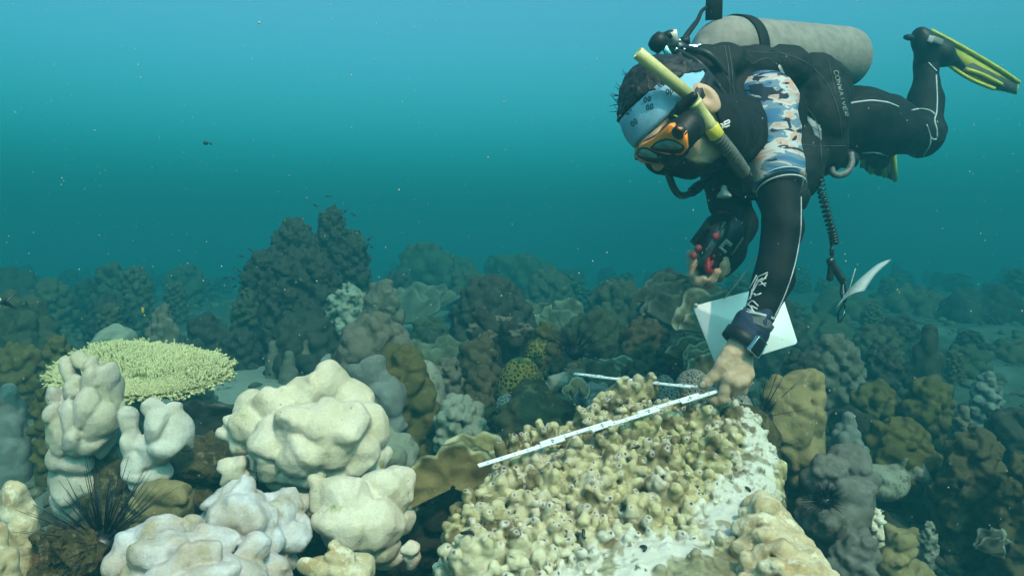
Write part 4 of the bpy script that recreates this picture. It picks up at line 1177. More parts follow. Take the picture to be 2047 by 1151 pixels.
mound('tower_coral', 'front buttress of the tall coral tower with a crown of small lobes', W, 'dark_reef_coral', (528, 505, 690, 740), 3.45, .15, lr=.075, n=280, seed=104, k=.15, sub=3, rough=(.008, 40), pw=.8, zmin=-.5)
mound('tower_coral', 'low left apron of the tall coral tower', W, 'dark_green_coral', (462, 585, 530, 720), 3.55, .12, lr=.14, n=90, seed=105, k=.15, sub=3, rough=(.008, 40), zmin=-.5)
mound('lobed_coral', 'dark spreading coral hump at the front foot of the tall tower', W, 'dark_reef_coral', (540, 625, 700, 740), 3.1, .12, lr=.12, n=60, seed=106, k=.5, sub=3, rough=(.008, 16))
FAR = [  # px box, depth, what sets it apart
    ((150, 555, 235, 670), 5.2, 'far dim coral head, leftmost of the hazy row on the left'), ((190, 525, 262, 660), 5.0, 'far dim coral head with the highest top in the hazy left row'),
    ((240, 532, 305, 660), 4.7, 'far dim coral tower ending the hazy left row on its right'), ((175, 590, 262, 680), 4.0, 'pale hazy cone of coral in front of the dim left row'),
    ((335, 533, 406, 610), 6.0, 'lone round dark coral head on the far sand'), ((60, 560, 150, 680), 4.6, 'dark hazy coral bank above the left edge of the reef'),
    ((-60, 540, 80, 660), 5.0, 'farthest left coral bank, fading at the picture edge'),
    ((795, 490, 905, 600), 6.2, 'faint coral mound in the far haze right of the tall tower'), ((1050, 540, 1145, 620), 5.6, 'dim coral mound in the far haze above the flat-topped table'),
    ((760, 545, 830, 620), 5.0, 'dim rounded coral just right of the tall tower'), ((900, 540, 980, 610), 5.0, 'dim coral ridge behind the big dark knobby mound'),
    ((1180, 560, 1290, 660), 4.6, 'dark hazy coral bank left of the camera hand'), ((1275, 545, 1400, 670), 4.0, 'dark hazy mound beneath the camera hand'),
    ((1120, 625, 1240, 720), 3.3, 'dark low coral mass behind the grey leaf coral'), ((1230, 640, 1345, 760), 2.9, 'dark low coral mass left of the white slate'),
    ((1460, 600, 1600, 700), 3.8, 'dim coral bank hidden mostly by the white slate'), ((1590, 640, 1700, 720), 4.2, 'dim coral bank behind the grey-green small-lobed coral'),
    ((1700, 650, 1800, 760), 3.8, 'dim coral bank between the small-lobed coral and the pointed tower'), ((1720, 690, 1800, 790), 3.0, 'dark hazy lobes left of the pointed tower'),
    ((1880, 690, 1970, 800), 3.6, 'dim coral bank right of the pointed tower'), ((1960, 680, 2090, 800), 4.0, 'dim coral bank fading at the right edge'),
    ((1560, 700, 1640, 790), 2.6, 'grey coral bumps just behind the tan pillar'), ((820, 640, 900, 700), 3.6, 'dark coral hump behind the green sheet coral'),
    ((1060, 690, 1130, 760), 2.6, 'dark weedy coral under the far black urchin'), ((1300, 690, 1380, 770), 2.5, 'dim brown coral above the grey brain domes'),
    ((1620, 590, 1760, 700), 5.2, 'faint coral bank under the right end of the hanging paper'), ((1750, 580, 1900, 690), 5.8, 'faint coral bank in the haze to the right of the hanging paper'), ((1880, 590, 2070, 700), 5.4, 'faint coral bank fading into the haze at the right edge'),
    ((980, 512, 1100, 600), 7.0, 'barely visible coral rise in the far haze, right of centre'), ((870, 516, 960, 590), 7.4, 'barely visible coral rise in the far haze, at the centre'),
    ((440, 660, 520, 730), 3.3, 'dark coral foot at the left base of the tall tower'), ((1240, 720, 1300, 770), 2.3, 'small yellowish coral tuft above the ruler'),
    ((930, 790, 1000, 840), 2.1, 'small rubble-like coral lumps left of the dark green slope'), ((1960, 820, 2080, 930), 2.3, 'grey coral bank at the right edge behind the thin plates')]
for i, (b, d, lab) in enumerate(FAR):
    m = ('dark_reef_coral', 'dark_green_coral', 'brown_coral')[i % 3]
    mound('reef_coral', lab, W, m, b, d, .15, lr=(.13, .17, .11)[i % 3], n=(60, 40, 80)[i % 3], seed=200 + i, k=.22, sub=3, pw=.85, q=1.2)
# unnamed heads scattered to the limit of sight: copies of three
rng = random.Random(404)
protos = [o for o in COL.objects if o.name.startswith('reef_coral')][:3]
for i in range(260):
    y = rng.uniform(3.2, 13)
    x = rng.uniform(-.85, .85) * y
    if abs(x + .95) < .7 and y < 7: continue
    if y < 6 and -1.3 < x < -.2: continue
    s = rng.choice(protos)
    o = s.copy(); COL.objects.link(o)
    z = float(floor_z(np.array([x]), np.array([y]))[0])
    k = rng.uniform(.3, .75) * (1.0 if y < 6 else 1.15)
    o.location = (x, y, z - .08); o.scale = (k * rng.uniform(.8, 1.3), k, k * rng.uniform(.5, .95)); o.rotation_euler = (0, 0, rng.uniform(0, 6.28))
    o['label'] = 'dim coral head fading into the teal water of the far reef'; o['group'] = 'coral heads fading into the far water'
# ================================================================== the diver
P_ = lambda *a: [U(*q) for q in a]
neop = plain('black_neoprene', (.007, .008, .010), .7, .15, var=.35, scale=30, bump=.35, bscale=500)
nylon = plain('black_nylon', (.008, .009, .010), .65, .2, var=.4, scale=45, bump=.6, bscale=700)
rubber = plain('black_rubber', (.008, .008, .009), .5, .3)
plast = plain('black_plastic', (.010, .010, .011), .3, .5)
piping = plain('grey_piping', (.42, .45, .47), .6, .3)
stitch = plain('grey_stitching', (.055, .06, .065), .6, .3)
white_ink = plain('white_print', (.62, .62, .62), .5, .3, var=.05)
chrome = plain('chrome', (.65, .65, .66), .18, .5, 1.0, var=.05)
navy = plain('navy_cloth', (.020, .028, .060), .7, .2, bump=.6, bscale=300)
grey_cloth = plain('grey_cloth', (.10, .105, .115), .75, .2, bump=.6, bscale=300)

def skin_mat():
    m, N, L, B = new_mat('skin')
    tc = N.new('ShaderNodeTexCoord')
    a = N.new('ShaderNodeTexNoise'); a.inputs['Scale'].default_value = 45; a.inputs['Detail'].default_value = 5
    L.new(tc.outputs['Object'], a.inputs['Vector'])
    r = N.new('ShaderNodeValToRGB'); e = r.color_ramp.elements
    e[0].position = .3; e[1].position = .7; e[0].color = (.46, .29, .185, 1); e[1].color = (.55, .37, .25, 1)
    L.new(a.outputs[0], r.inputs[0]); L.new(r.outputs[0], B.inputs['Base Color'])
    b = N.new('ShaderNodeTexNoise'); b.inputs['Scale'].default_value = 380; b.inputs['Detail'].default_value = 4
    L.new(tc.outputs['Object'], b.inputs['Vector'])
    bp = N.new('ShaderNodeBump'); bp.inputs['Strength'].default_value = .35; bp.inputs['Distance'].default_value = .0015
    L.new(b.outputs[0], bp.inputs['Height']); L.new(bp.outputs[0], B.inputs['Normal'])
    B.inputs['Roughness'].default_value = .55; B.inputs['Specular IOR Level'].default_value = .35
    return m
skin = skin_mat()

diver = empty('person', U(1640, 300, 1.9), 'scuba diver in black wetsuit and vest leaning down head first, pinching the folding ruler', 'person')
def fpart(F, name, mat, parent, **k):
    V, Q = F.mesh()
    o = mesh_obj(name, V, Q, mat, parent, **k)
    return o, V, Q
def bvh_of(V, Q): return BVHTree.FromPolygons([Vector(v) for v in V], Q.tolist())
def stroke(mb, bvh, pts, r=.0012, n=None, lift=.0006, closed=False, seg=5):
    """a thin raised line that follows a surface"""
    pts = [np.array(p, float) for p in pts]
    if closed: pts = pts + [pts[0]]
    d = [0] + list(np.cumsum([np.linalg.norm(b - a) for a, b in zip(pts[:-1], pts[1:])]))
    n = n or max(3, int(d[-1] / 4))
    out = []
    for s in np.linspace(0, d[-1], n):
        i = min(len(pts) - 2, max(0, int(np.searchsorted(d, s)) - 1))
        f = (s - d[i]) / max(1e-6, d[i + 1] - d[i])
        q = pts[i] * (1 - f) + pts[i + 1] * f
        h, nn = hit(bvh, *q)
        if h is None: continue
        out.append(h + nn * lift)
    if len(out) > 2: mb.tube(out, r, seg)
def curve_stroke(mb, bvh, pts, r=.0012, n=30, lift=.0006):
    q = bez([(*p, 0) for p in pts], n)[:, :2]
    stroke(mb, bvh, list(q), r, n, lift)
def patch(mb, bvh, poly, step=3.0, lift=.0012, th=.0012):
    """a flat printed patch: picture outline laid on the surface, finely divided"""
    poly = np.asarray(poly, float)
    x0, y0 = poly.min(0); x1, y1 = poly.max(0)
    xs = np.arange(x0, x1 + step, step); ys = np.arange(y0, y1 + step, step)
    X, Y = np.meshgrid(xs, ys, indexing='ij')
    ins = poly_sd(X, Y, poly) < step * .35
    idx = {}; V = []; F = []
    def vid(i, j):
        if (i, j) not in idx:
            h, n = hit(bvh, X[i, j], Y[i, j])
            if h is None: return None
            idx[(i, j)] = len(V); V.append(h + n * lift)
        return idx[(i, j)]
    for i in range(len(xs) - 1):
        for j in range(len(ys) - 1):
            if ins[i:i + 2, j:j + 2].sum() < 3: continue
            v = [vid(i, j), vid(i, j + 1), vid(i + 1, j + 1), vid(i + 1, j)]
            if None not in v: F.append(v)
    if F: mb.add(np.array(V), [np.array(F)])
def ring(mb, c, axis, r, w, th, seg=48, r2=None, u=None):
    """strap of width w and thickness th round an axis"""
    t = unit(axis); c = np.asarray(c, float)
    u = unit(np.cross(t, [0.31, 0.52, 0.8])) if u is None else unit(np.asarray(u) - t * (np.asarray(u) @ t))
    v = np.cross(t, u); r2 = r2 or r
    a = np.linspace(0, 2 * np.pi, seg, endpoint=False)
    V = []
    for dr, dz in ((0, -w / 2), (th, -w / 2 + th * .4), (th, w / 2 - th * .4), (0, w / 2)):
        V.append(c + t * dz + (r + dr) * np.cos(a)[:, None] * u + (r2 + dr) * np.sin(a)[:, None] * v)
    V = np.concatenate(V)
    q = [[i * seg + k, i * seg + (k + 1) % seg, ((i + 1) % 4) * seg + (k + 1) % seg, ((i + 1) % 4) * seg + k] for i in range(4) for k in range(seg)]
    return mb.add(V, [np.array(q)])

# ---- skeleton
SH, UA, UA2, EL, FA, WR = P_((1532, 200, 1.62), (1541, 255, 1.59), (1553, 335, 1.55), (1564, 455, 1.495), (1547, 555, 1.465), (1513, 638, 1.452))
HAND0 = U(1478, 690, 1.445)
# ---- left hand
def left_hand(F, g=0.0):
    k = .006
    mcp = P_((1455, 754, 1.428), (1472, 764, 1.424), (1486, 761, 1.428), (1496, 748, 1.438))
    w = P_((1470, 695, 1.440), (1477, 694, 1.438), (1484, 693, 1.440), (1490, 691, 1.446))
    for a, b, r0, r1 in zip(w, mcp, (.0155, .0155, .0145, .0135), (.0118, .0118, .0112, .0102)):
        F.cone(a + g, b, r0, r1, .012)
    F.cone(U(1510, 640, 1.45), HAND0, .024, .022, .012)
    for m in mcp: F.ell(m + np.array([0, -.004, .001]), .0095, .008)
    F.chain([mcp[0]] + P_((1449, 779, 1.432), (1445, 796, 1.437), (1431, 801, 1.445), (1418, 797, 1.451)), [.0115, .0105, .0104, .0088, .0074], k)
    F.chain([mcp[1]] + P_((1468, 784, 1.445), (1455, 782, 1.468), (1440, 768, 1.474)), [.0112, .0102, .0092, .0085], k)
    F.chain([mcp[2]] + P_((1484, 778, 1.45), (1474, 780, 1.475), (1462, 770, 1.482)), [.0108, .0098, .009, .008], k)
    F.chain([mcp[3]] + P_((1494, 764, 1.462), (1486, 768, 1.484), (1476, 760, 1.49)), [.0098, .0086, .008, .007], k)
    th = P_((1459, 706, 1.434), (1443, 730, 1.432), (1426, 752, 1.437), (1413, 764, 1.442), (1404, 772, 1.447))
    F.chain(th, [.0165, .0125, .0105, .0105, .0076], .007)
    F.ell(U(1450, 725, 1.437), (.011, .011, .018), .014)
Fh = Field(U(1395, 815, 1.47) - np.array([.02, .08, .02]), U(1525, 630, 1.47) + np.array([.03, .06, .03]), .0018)
left_hand(Fh)
Fh.rough(.0006, 130, 4, 2)
hV, hQ = Fh.mesh()
# ---- right hand, fingers round the lower end of the housing
def right_hand(F):
    k = .006
    F.cone(U(1440, 520, 1.74), U(1412, 548, 1.715), .026, .026, .015)
    F.ell(U(1412, 545, 1.70), (.034, .018, .022), .012)
    F.chain(P_((1398, 560, 1.69), (1387, 548, 1.668), (1385, 527, 1.662), (1382, 507, 1.66)), [.0165, .0135, .0115, .0105], k)
    F.chain(P_((1404, 556, 1.70), (1392, 562, 1.672), (1398, 563, 1.645), (1408, 557, 1.634)), [.0125, .0115, .0105, .0088], k)
    F.chain(P_((1422, 556, 1.70), (1416, 566, 1.672), (1422, 558, 1.640), (1433, 544, 1.628)), [.0125, .0118, .0108, .0088], k)
    F.chain(P_((1436, 548, 1.70), (1438, 554, 1.67), (1443, 544, 1.642), (1446, 530, 1.630)), [.012, .011, .0102, .0084], k)
    F.chain(P_((1446, 536, 1.70), (1450, 540, 1.672), (1450, 530, 1.645), (1450, 519, 1.636)), [.011, .010, .009, .0078], k)
Fr = Field(U(1370, 585, 1.67) - np.array([.02, .08, .02]), U(1465, 490, 1.67) + np.array([.02, .12, .02]), .002)
right_hand(Fr)
rV, rQ = Fr.mesh()
# ---- head frame
HC = U(1354, 245, 1.38)
Fw = unit([-.64, -.44, -.62]); Up = unit(np.array([-.67, .04, .74]) - Fw * (np.array([-.67, .04, .74]) @ Fw)); Rt = np.cross(Fw, Up)
HR = np.stack([Rt, Fw, Up], 1)
def HL(x, y, z): return HC + HR @ np.array([x, y, z], float)
def head(F, g=0.0):
    F.ell(HL(0, -.006, .022), np.array([.074, .094, .098]) + g, .01, HR)
    F.ell(HL(0, .030, -.024), np.array([.055, .058, .064]) + g, .025, HR)
    F.ell(HL(0, .008, -.062), np.array([.048, .046, .034]) + g, .02, HR)
    F.ell(HL(0, .038, -.078), np.array([.022, .018, .016]) + g, .016, HR)
    F.ell(HL(0, .086, .008), np.array([.05, .016, .014]) + g, .016, HR)
    for s in (-1, 1):
        F.ell(HL(s * .043, .052, -.030), np.array([.024, .026, .024]) + g, .02, HR)
    F.cone(HL(0, -.035, -.05), U(1478, 262, 1.62), .054 + g, .064 + g, .03)
Fk = Field(HC - .24, HC + .2, .0032)
head(Fk)
Fk.cone(HL(0, .092, .0), HL(0, .102, -.030), .009, .011, .012).ell(HL(.011, .094, -.031), .008, .008).ell(HL(-.011, .094, -.031), .008, .008)      # nose
for s in (-1, 1):
    Fk.ell(HL(s * .031, .088, -.002), (.016, .010, .012), .004, HR)                     # eyes behind the glass
    er = HR @ np.array([[math.cos(.35 * s), -math.sin(.35 * s), 0], [math.sin(.35 * s), math.cos(.35 * s), 0], [0, 0, 1]])
    Fk.ell(HL(s * .080, -.014, -.004), (.010, .021, .033), .006, er)
    Fk.ell(HL(s * .090, -.008, .000), (.007, .011, .018), .004, er, cut=True)
Fk.cone(HL(-.022, .058, -.062), HL(.022, .058, -.062), .007, .007, .006)                # lips
Fk.rough(.0008, 90, 2)
kV, kQ = Fk.mesh()
# ---- trunk and legs of the body under the suit
LEGL = P_((1712, 244, 1.98), (1775, 252, 2.07), (1838, 272, 2.15), (1850, 262, 2.17), (1849, 200, 2.2), (1853, 132, 2.22), (1850, 95, 2.22))
LEGL_R = [.092, .078, .052, .052, .044, .031, .033]
LEGR = P_((1700, 240, 2.18), (1745, 252, 2.32), (1785, 268, 2.45), (1770, 290, 2.60), (1758, 312, 2.68))
LEGR_R = [.095, .080, .056, .045, .035]
TR = P_((1468, 255, 1.68), (1530, 240, 1.78), (1610, 246, 1.91), (1700, 248, 2.03))
ARMR = P_((1432, 320, 1.86), (1458, 400, 1.80), (1474, 450, 1.765), (1455, 505, 1.745), (1432, 535, 1.725))
ARMR_R = [.050, .047, .043, .038, .030]
def suit(F, g):
    F.chain(TR, np.array([.070, .080, .082, .100]) + g, .03)
    F.chain([SH + np.array([-.01, .07, 0]), SH, UA, UA2, EL, FA, WR], np.array([.05, .055, .052, .0470, .0385, .0352, .028]) + g, .02)
    F.chain(ARMR, np.array(ARMR_R) + g, .02)
    F.chain(LEGL, np.array(LEGL_R) + g, .02)
    F.chain(LEGR, np.array(LEGR_R) + g, .02)
    F.ell(LEGL[2] + np.array([.012, -.012, -.004]), .05 + g, .02)
allp = np.array(list(TR) + list(LEGL) + list(LEGR) + list(ARMR) + [SH, EL, WR])
Fb = Field(allp.min(0) - .16, allp.max(0) + .16, .008)
suit(Fb, -.008)
bV, bQ = Fb.mesh()
Vs = [bV, kV, hV, rV]; Qs = []; n0 = 0
for v, q in zip(Vs, (bQ, kQ, hQ, rQ)): Qs.append(q + n0); n0 += len(v)
mesh_obj('body', np.concatenate(Vs), np.concatenate(Qs), skin, diver)
# nails
nail = plain('nail', (.60, .42, .34), .35, .4)
for tip, prev, nn in ((U(1402.5, 770, 1.441), U(1411, 761, 1.436), [.25, -.8, .5]),):
    t = unit(tip - prev); nn = unit(np.array(nn) - t * (np.array(nn) @ t)); s = np.cross(t, nn)
    MB().ball(tip - t * .004 + nn * .0045, (.0058, .0075, .0022), np.stack([s, t, nn], 1), 12).build('nail', nail, diver)

# ---- wetsuit
Fs = Field(allp.min(0) - .17, allp.max(0) + .17, .0055)
suit(Fs, 0)
Fs.plane_cut(U(1506, 648, 1.452), HAND0 - WR)
head_cut = None
Fs.rough(.004, 16, 6, 2)
Fs.ridged(.0013, 24, 9)
wet, wV, wQ = fpart(Fs, 'wetsuit', neop, diver)
WB = bvh_of(wV, wQ)
def seam(pts, r, n=30):
    m_ = MB(); curve_stroke(m_, WB, pts, r, n); m_.build('seam_piping', piping, wet)
seam([(1700, 207), (1720, 204), (1745, 202), (1775, 206), (1795, 214)], .003)
seam([(1871, 150), (1873, 190), (1872, 225), (1868, 240), (1872, 258), (1873, 275)], .0022)
seam([(1822, 221), (1840, 218), (1858, 221), (1869, 229)], .0022)
seam([(1832, 117), (1845, 115), (1858, 128), (1872, 143)], .0022)
seam([(1852, 250), (1859, 272), (1858, 290), (1846, 312)], .0022)
seam([(1859, 273), (1866, 279), (1872, 278)], .0022)
seam([(1724, 306), (1750, 305), (1775, 312)], .0022)
seam([(1600.5, 380), (1601, 430), (1599, 470), (1588, 530), (1570, 585), (1545, 640)], .0013, 60)
mb = MB()
for pl in ([(1502, 592), (1508, 570), (1516, 553), (1535, 545)], [(1504, 585), (1514, 566), (1524, 556)], [(1512, 562), (1524, 562), (1534, 549)], [(1516, 570), (1532, 566)], [(1496, 600), (1505, 586), (1512, 590)],
           [(1490, 604), (1500, 612), (1508, 626), (1500, 610), (1514, 618)], [(1492, 612), (1504, 600), (1516, 612)], [(1500, 598), (1504, 578)], [(1520, 562), (1530, 572)], [(1508, 592), (1522, 586)], [(1494, 618), (1506, 622), (1517, 629)], [(1499, 576), (1507, 562), (1513, 550)], [(1515, 560), (1532, 556)], [(1488, 608), (1497, 616)]):
    stroke(mb, WB, pl, .0014)
mb.build('white_sleeve_motif', white_ink, wet)

# ---- camouflage half sleeve
def camo_mat():
    m, N, L, B = new_mat('camouflage_cloth')
    tc = N.new('ShaderNodeTexCoord'); mp = N.new('ShaderNodeMapping')
    mp.inputs['Rotation'].default_value = (0, R(16), 0); mp.inputs['Scale'].default_value = (17, 17, 44)
    L.new(tc.outputs['Object'], mp.inputs['Vector'])
    def nz(scale, off, det=3.0, dist=.5):
        a = N.new('ShaderNodeVectorMath'); a.operation = 'ADD'; a.inputs[1].default_value = (off, off * .7, off * 1.3)
        n = N.new('ShaderNodeTexNoise'); n.inputs['Scale'].default_value = scale; n.inputs['Detail'].default_value = det; n.inputs['Distortion'].default_value = dist
        L.new(mp.outputs[0], a.inputs[0]); L.new(a.outputs[0], n.inputs['Vector']); return n.outputs[0]
    r = N.new('ShaderNodeValToRGB'); r.color_ramp.interpolation = 'CONSTANT'
    e = r.color_ramp.elements
    e[0].position = 0; e[0].color = (.045, .14, .27, 1); e[1].position = .40; e[1].color = (.13, .20, .27, 1)
    for p, c in ((.465, (.46, .46, .46)), (.535, (.50, .30, .23)), (.585, (.42, .42, .43)), (.64, (.13, .20, .27))):
        x = r.color_ramp.elements.new(p); x.color = (*c, 1)
    L.new(nz(.62, 3.1), r.inputs[0])
    g = N.new('ShaderNodeMath'); g.operation = 'GREATER_THAN'; g.inputs[1].default_value = .565
    L.new(nz(.75, 9.4, 4.0, .8), g.inputs[0])
    x = N.new('ShaderNodeMix'); x.data_type = 'RGBA'; x.inputs[7].default_value = (.010, .016, .034, 1)
    L.new(g.outputs[0], x.inputs[0]); L.new(r.outputs[0], x.inputs[6]); L.new(x.outputs[2], B.inputs['Base Color'])
    w = N.new('ShaderNodeTexNoise'); w.inputs['Scale'].default_value = 600; L.new(tc.outputs['Object'], w.inputs['Vector'])
    bp = N.new('ShaderNodeBump'); bp.inputs['Strength'].default_value = .3; bp.inputs['Distance'].default_value = .001
    L.new(w.outputs[0], bp.inputs['Height']); L.new(bp.outputs[0], B.inputs['Normal'])
    B.inputs['Roughness'].default_value = .7; B.inputs['Specular IOR Level'].default_value = .25
    return m
Fc = Field(np.minimum(SH, UA2) - .13, np.maximum(SH, EL) + .13, .004)
Fc.chain([SH + np.array([-.02, .05, 0]), SH, UA, UA2, EL], np.array([.072, .0605, .0565, .0525, .0470]), .02)
AXA = unit(EL - UA2)
Fc.plane_cut(U(1563, 368, 1.53), AXA + np.array([.10, 0, .12]))
Fc.rough(.003, 24, 8, 2)
cam_sl, cV, cQ = fpart(Fc, 'camouflage_sleeve', camo_mat(), diver, origin=SH)
mb = MB()
ring(mb, U(1562, 377, 1.527), AXA + np.array([.10, 0, .12]), .0490, .004, .002)
mb.build('sleeve_hem', piping, cam_sl)
mb = MB(); ring(mb, U(1560, 362, 1.533), AXA + np.array([.10, 0, .12]), .0505, .0025, .0015); mb.build('sleeve_hem', white_ink, cam_sl)

# ---- cuff and watch on the left wrist
AXW = unit(HAND0 - WR)
mb = MB(); ring(mb, U(1514, 632, 1.452), AXW + np.array([.35, 0, -.1]), .0315, .006, .002); mb.build('cuff_edge', piping, wet)
Fq = Field(U(1490, 665, 1.45) - .07, U(1490, 665, 1.45) + .07, .0025)
Fq.cone(U(1514, 634, 1.452), U(1502, 656, 1.45), .031, .034, .006).cone(U(1502, 655, 1.45), U(1488, 676, 1.446), .0345, .036, .006)
Fq.plane_cut(U(1485, 682, 1.445), AXW)
Fq.rough(.004, 40, 3, 2)
fpart(Fq, 'folded_cuff', navy, diver)
Fq = Field(U(1505, 648, 1.45) - .06, U(1505, 648, 1.45) + .06, .0025)
Fq.cone(U(1518, 632, 1.452), U(1505, 652, 1.45), .0325, .0355, .004)
Fq.plane_cut(U(1504, 652, 1.45), AXW + np.array([.25, 0, -.1])).plane_cut(U(1516, 634, 1.45), -AXW)
Fq.rough(.003, 40, 5, 2)
fpart(Fq, 'folded_cuff', grey_cloth, diver)
wc = U(1483, 679, 1.446)
mb = MB(); ring(mb, wc, AXW, .0335, .026, .005, 48); wt = mb.build('wrist_strap', rubber, diver)
tb = unit(np.array([.62, -.70, .1]) - AXW * (np.array([.62, -.70, .1]) @ AXW)); sb = np.cross(AXW, tb)
WRm = np.stack([sb, AXW, tb], 1)
cc = wc + tb * .040 + AXW * .002
MB().box(cc, (.016, .015, .006), WRm, .003).build('watch_case', plast, wt)
mb = MB()
for s in (-1, 1):
    mb.box(cc + sb * .0165 * s + tb * .001, (.0012, .0155, .0050), WRm, .0008); mb.box(cc + AXW * .0160 * s + tb * .001, (.0165, .0012, .0050), WRm, .0008)
mb.build('watch_rim', chrome, wt)
MB().lathe(cc + AXW * .017, AXW, [(0, .003), (.004, .0035), (.0045, .001)], 12).build('watch_button', plast, wt)

# ---- neck gaiter over mouth and neck
Fg = Field(HC - .26, HC + .22, .0036)
head(Fg, .006)
Fg.cone(HL(0, -.03, -.06), U(1478, 262, 1.64), .060, .078, .03)
Fg.ell(HL(0, .036, -.062), (.036, .03, .024), .02, HR)
gp = HL(0, .07, -.062)
axg = [(Fg.lo[i] + Fg.h * np.arange(Fg.n[i])) for i in range(3)]
XG, YG, ZG = np.meshgrid(*axg, indexing='ij', sparse=True)
pA, nA, pB, nB = U(1390, 326, 1.36), unit([.12, 0, 1]), U(1428, 290, 1.42), unit([-.98, .1, -.22])
Fg.f = np.maximum(Fg.f, np.minimum((XG - pA[0]) * nA[0] + (YG - pA[1]) * nA[1] + (ZG - pA[2]) * nA[2], (XG - pB[0]) * nB[0] + (YG - pB[1]) * nB[1] + (ZG - pB[2]) * nB[2])).astype(np.float32)
Fg.rough(.003, 30, 12, 2)
gait, gV, gQ = fpart(Fg, 'neck_gaiter', neop, diver)

# ---- hair
Fa = Field(HC - .16, HC + .2, .0036)
Fa.ell(HL(0, -.012, .026), (.083, .101, .106), .01, HR)
rg = random.Random(3)
for i in range(110):
    v = unit([rg.gauss(0, 1), rg.gauss(-.2, 1), abs(rg.gauss(0, 1)) - .3])
    p = HL(*(np.array([0, -.012, .026]) + v * np.array([.083, .101, .106])))
    t = unit(HR @ (v + np.array([rg.uniform(-.6, .6), rg.uniform(-.6, .6), rg.uniform(-.6, .6)])))
    L_ = rg.uniform(.001, .005)
    Fa.cone(p - t * .004, p + t * L_, .0065, .0024, .006)
Fa.plane_cut(HL(0, .05, .074), -(Up * .93 - Fw * .30))
Fa.rough(.0022, 70, 4, 3)
hair_m = plain('black_hair', (.010, .010, .011), .5, .35, var=.5, scale=160, bump=1.0, bscale=260)
haV, haQ = Fa.mesh()
mb = MB().add(haV, [haQ])
for i in range(26):
    v = unit([rg.gauss(0, .8), rg.uniform(.2, 1.1), rg.uniform(.5, 1.2)])
    p = HL(*(np.array([0, -.012, .028]) + v * np.array([.083, .101, .106])))
    q = [p]; d = unit(HR @ (v + np.array([rg.uniform(-.4, .4), rg.uniform(-.4, .4), .2])))
    for s in range(4):
        d = unit(d + np.array([rg.uniform(-.5, .5), rg.uniform(-.5, .5), rg.uniform(-.4, .5)])); q.append(q[-1] + d * .0042)
    mb.tube(bez(q, 8), np.linspace(.0011, .0004, 8), 4, caps=False)
mb.build('hair', hair_m, diver)

# ---- headband
def skull_pt(ang, z, g):
    """point on the skull at height z, turned ang from the face, lifted by g"""
    k = math.sqrt(max(.05, 1 - ((z - .022) / (.098 + g)) ** 2))
    return HL((.074 + g) * k * math.sin(ang), -.006 + (.094 + g) * k * math.cos(ang), z)
def skull_band(z0, z1, g, th, name, mat, parent, rise=0.0, na=90, nz=8):
    V = []
    for gg in (g, g + th):
        for i in range(na):
            a = i / na * 2 * math.pi
            for j in range(nz):
                z = z0 + (z1 - z0) * j / (nz - 1) + rise * (1 - math.cos(a)) / 2
                V.append(skull_pt(a, z, gg + .0012 * math.sin(a * 9 + j)))
    n = na * nz; q = []
    for i in range(na):
        k = (i + 1) % na
        for j in range(nz - 1):
            q.append([i * nz + j, i * nz + j + 1, k * nz + j + 1, k * nz + j]); q.append([n + k * nz + j, n + k * nz + j + 1, n + i * nz + j + 1, n + i * nz + j])
        q.append([i * nz, k * nz, n + k * nz, n + i * nz]); q.append([i * nz + nz - 1, n + i * nz + nz - 1, n + k * nz + nz - 1, k * nz + nz - 1])
    V = np.array(V); q = np.array(q)
    return mesh_obj(name, V, q, mat, parent), V, q
band_m = plain('light_blue_cloth', (.20, .42, .56), .75, .2, var=.15, scale=25, bump=.5, bscale=500)
hb, hbV, hbQ = skull_band(.024, .078, .005, .003, 'headband', band_m, diver, rise=-.012)
HB = bvh_of(hbV, hbQ)
mb = MB()
dark_print = plain('dark_print', (.03, .06, .09), .7, .2)
def drop(cx, cy, an, s=1.0):
    mb = MB()
    for k in (-1, 1):
        ox, oy = cx + k * 4.2 * s * math.cos(an), cy + k * 4.2 * s * math.sin(an)
        p = []
        for t in np.linspace(0, 2 * math.pi, 9)[:-1]:
            x, y = 2.6 * s * math.sin(t), -5.2 * s * math.cos(t)
            p.append((ox + x * math.cos(an + .3) - y * math.sin(an + .3), oy + x * math.sin(an + .3) + y * math.cos(an + .3)))
        stroke(mb, HB, p, .0010, 14, closed=True)
    if mb.V: mb.build('printed_drops', dark_print, hb)
for cx, cy, an in ((1279, 187, -.15), (1256, 221, -.9), (1299, 214, -.25), (1338, 183, -.2), (1294, 199, -.2), (1268, 245, -.7)): drop(cx, cy, an)
for cx in (1292, 1309, 1326):
    cy = 170 - (cx - 1292) * .06; mb = MB()
    stroke(mb, HB, [(cx - 5, cy), (cx, cy - 3.4), (cx + 5, cy), (cx, cy + 3.4)], .0010, 14, closed=True)
    stroke(mb, HB, [(cx + 7.5, cy - 4), (cx + 7.5, cy + 4)], .0007, 5); stroke(mb, HB, [(cx + 10, cy - 4), (cx + 10, cy + 4)], .0007, 5)
    if mb.V: mb.build('printed_diamond', dark_print, hb)

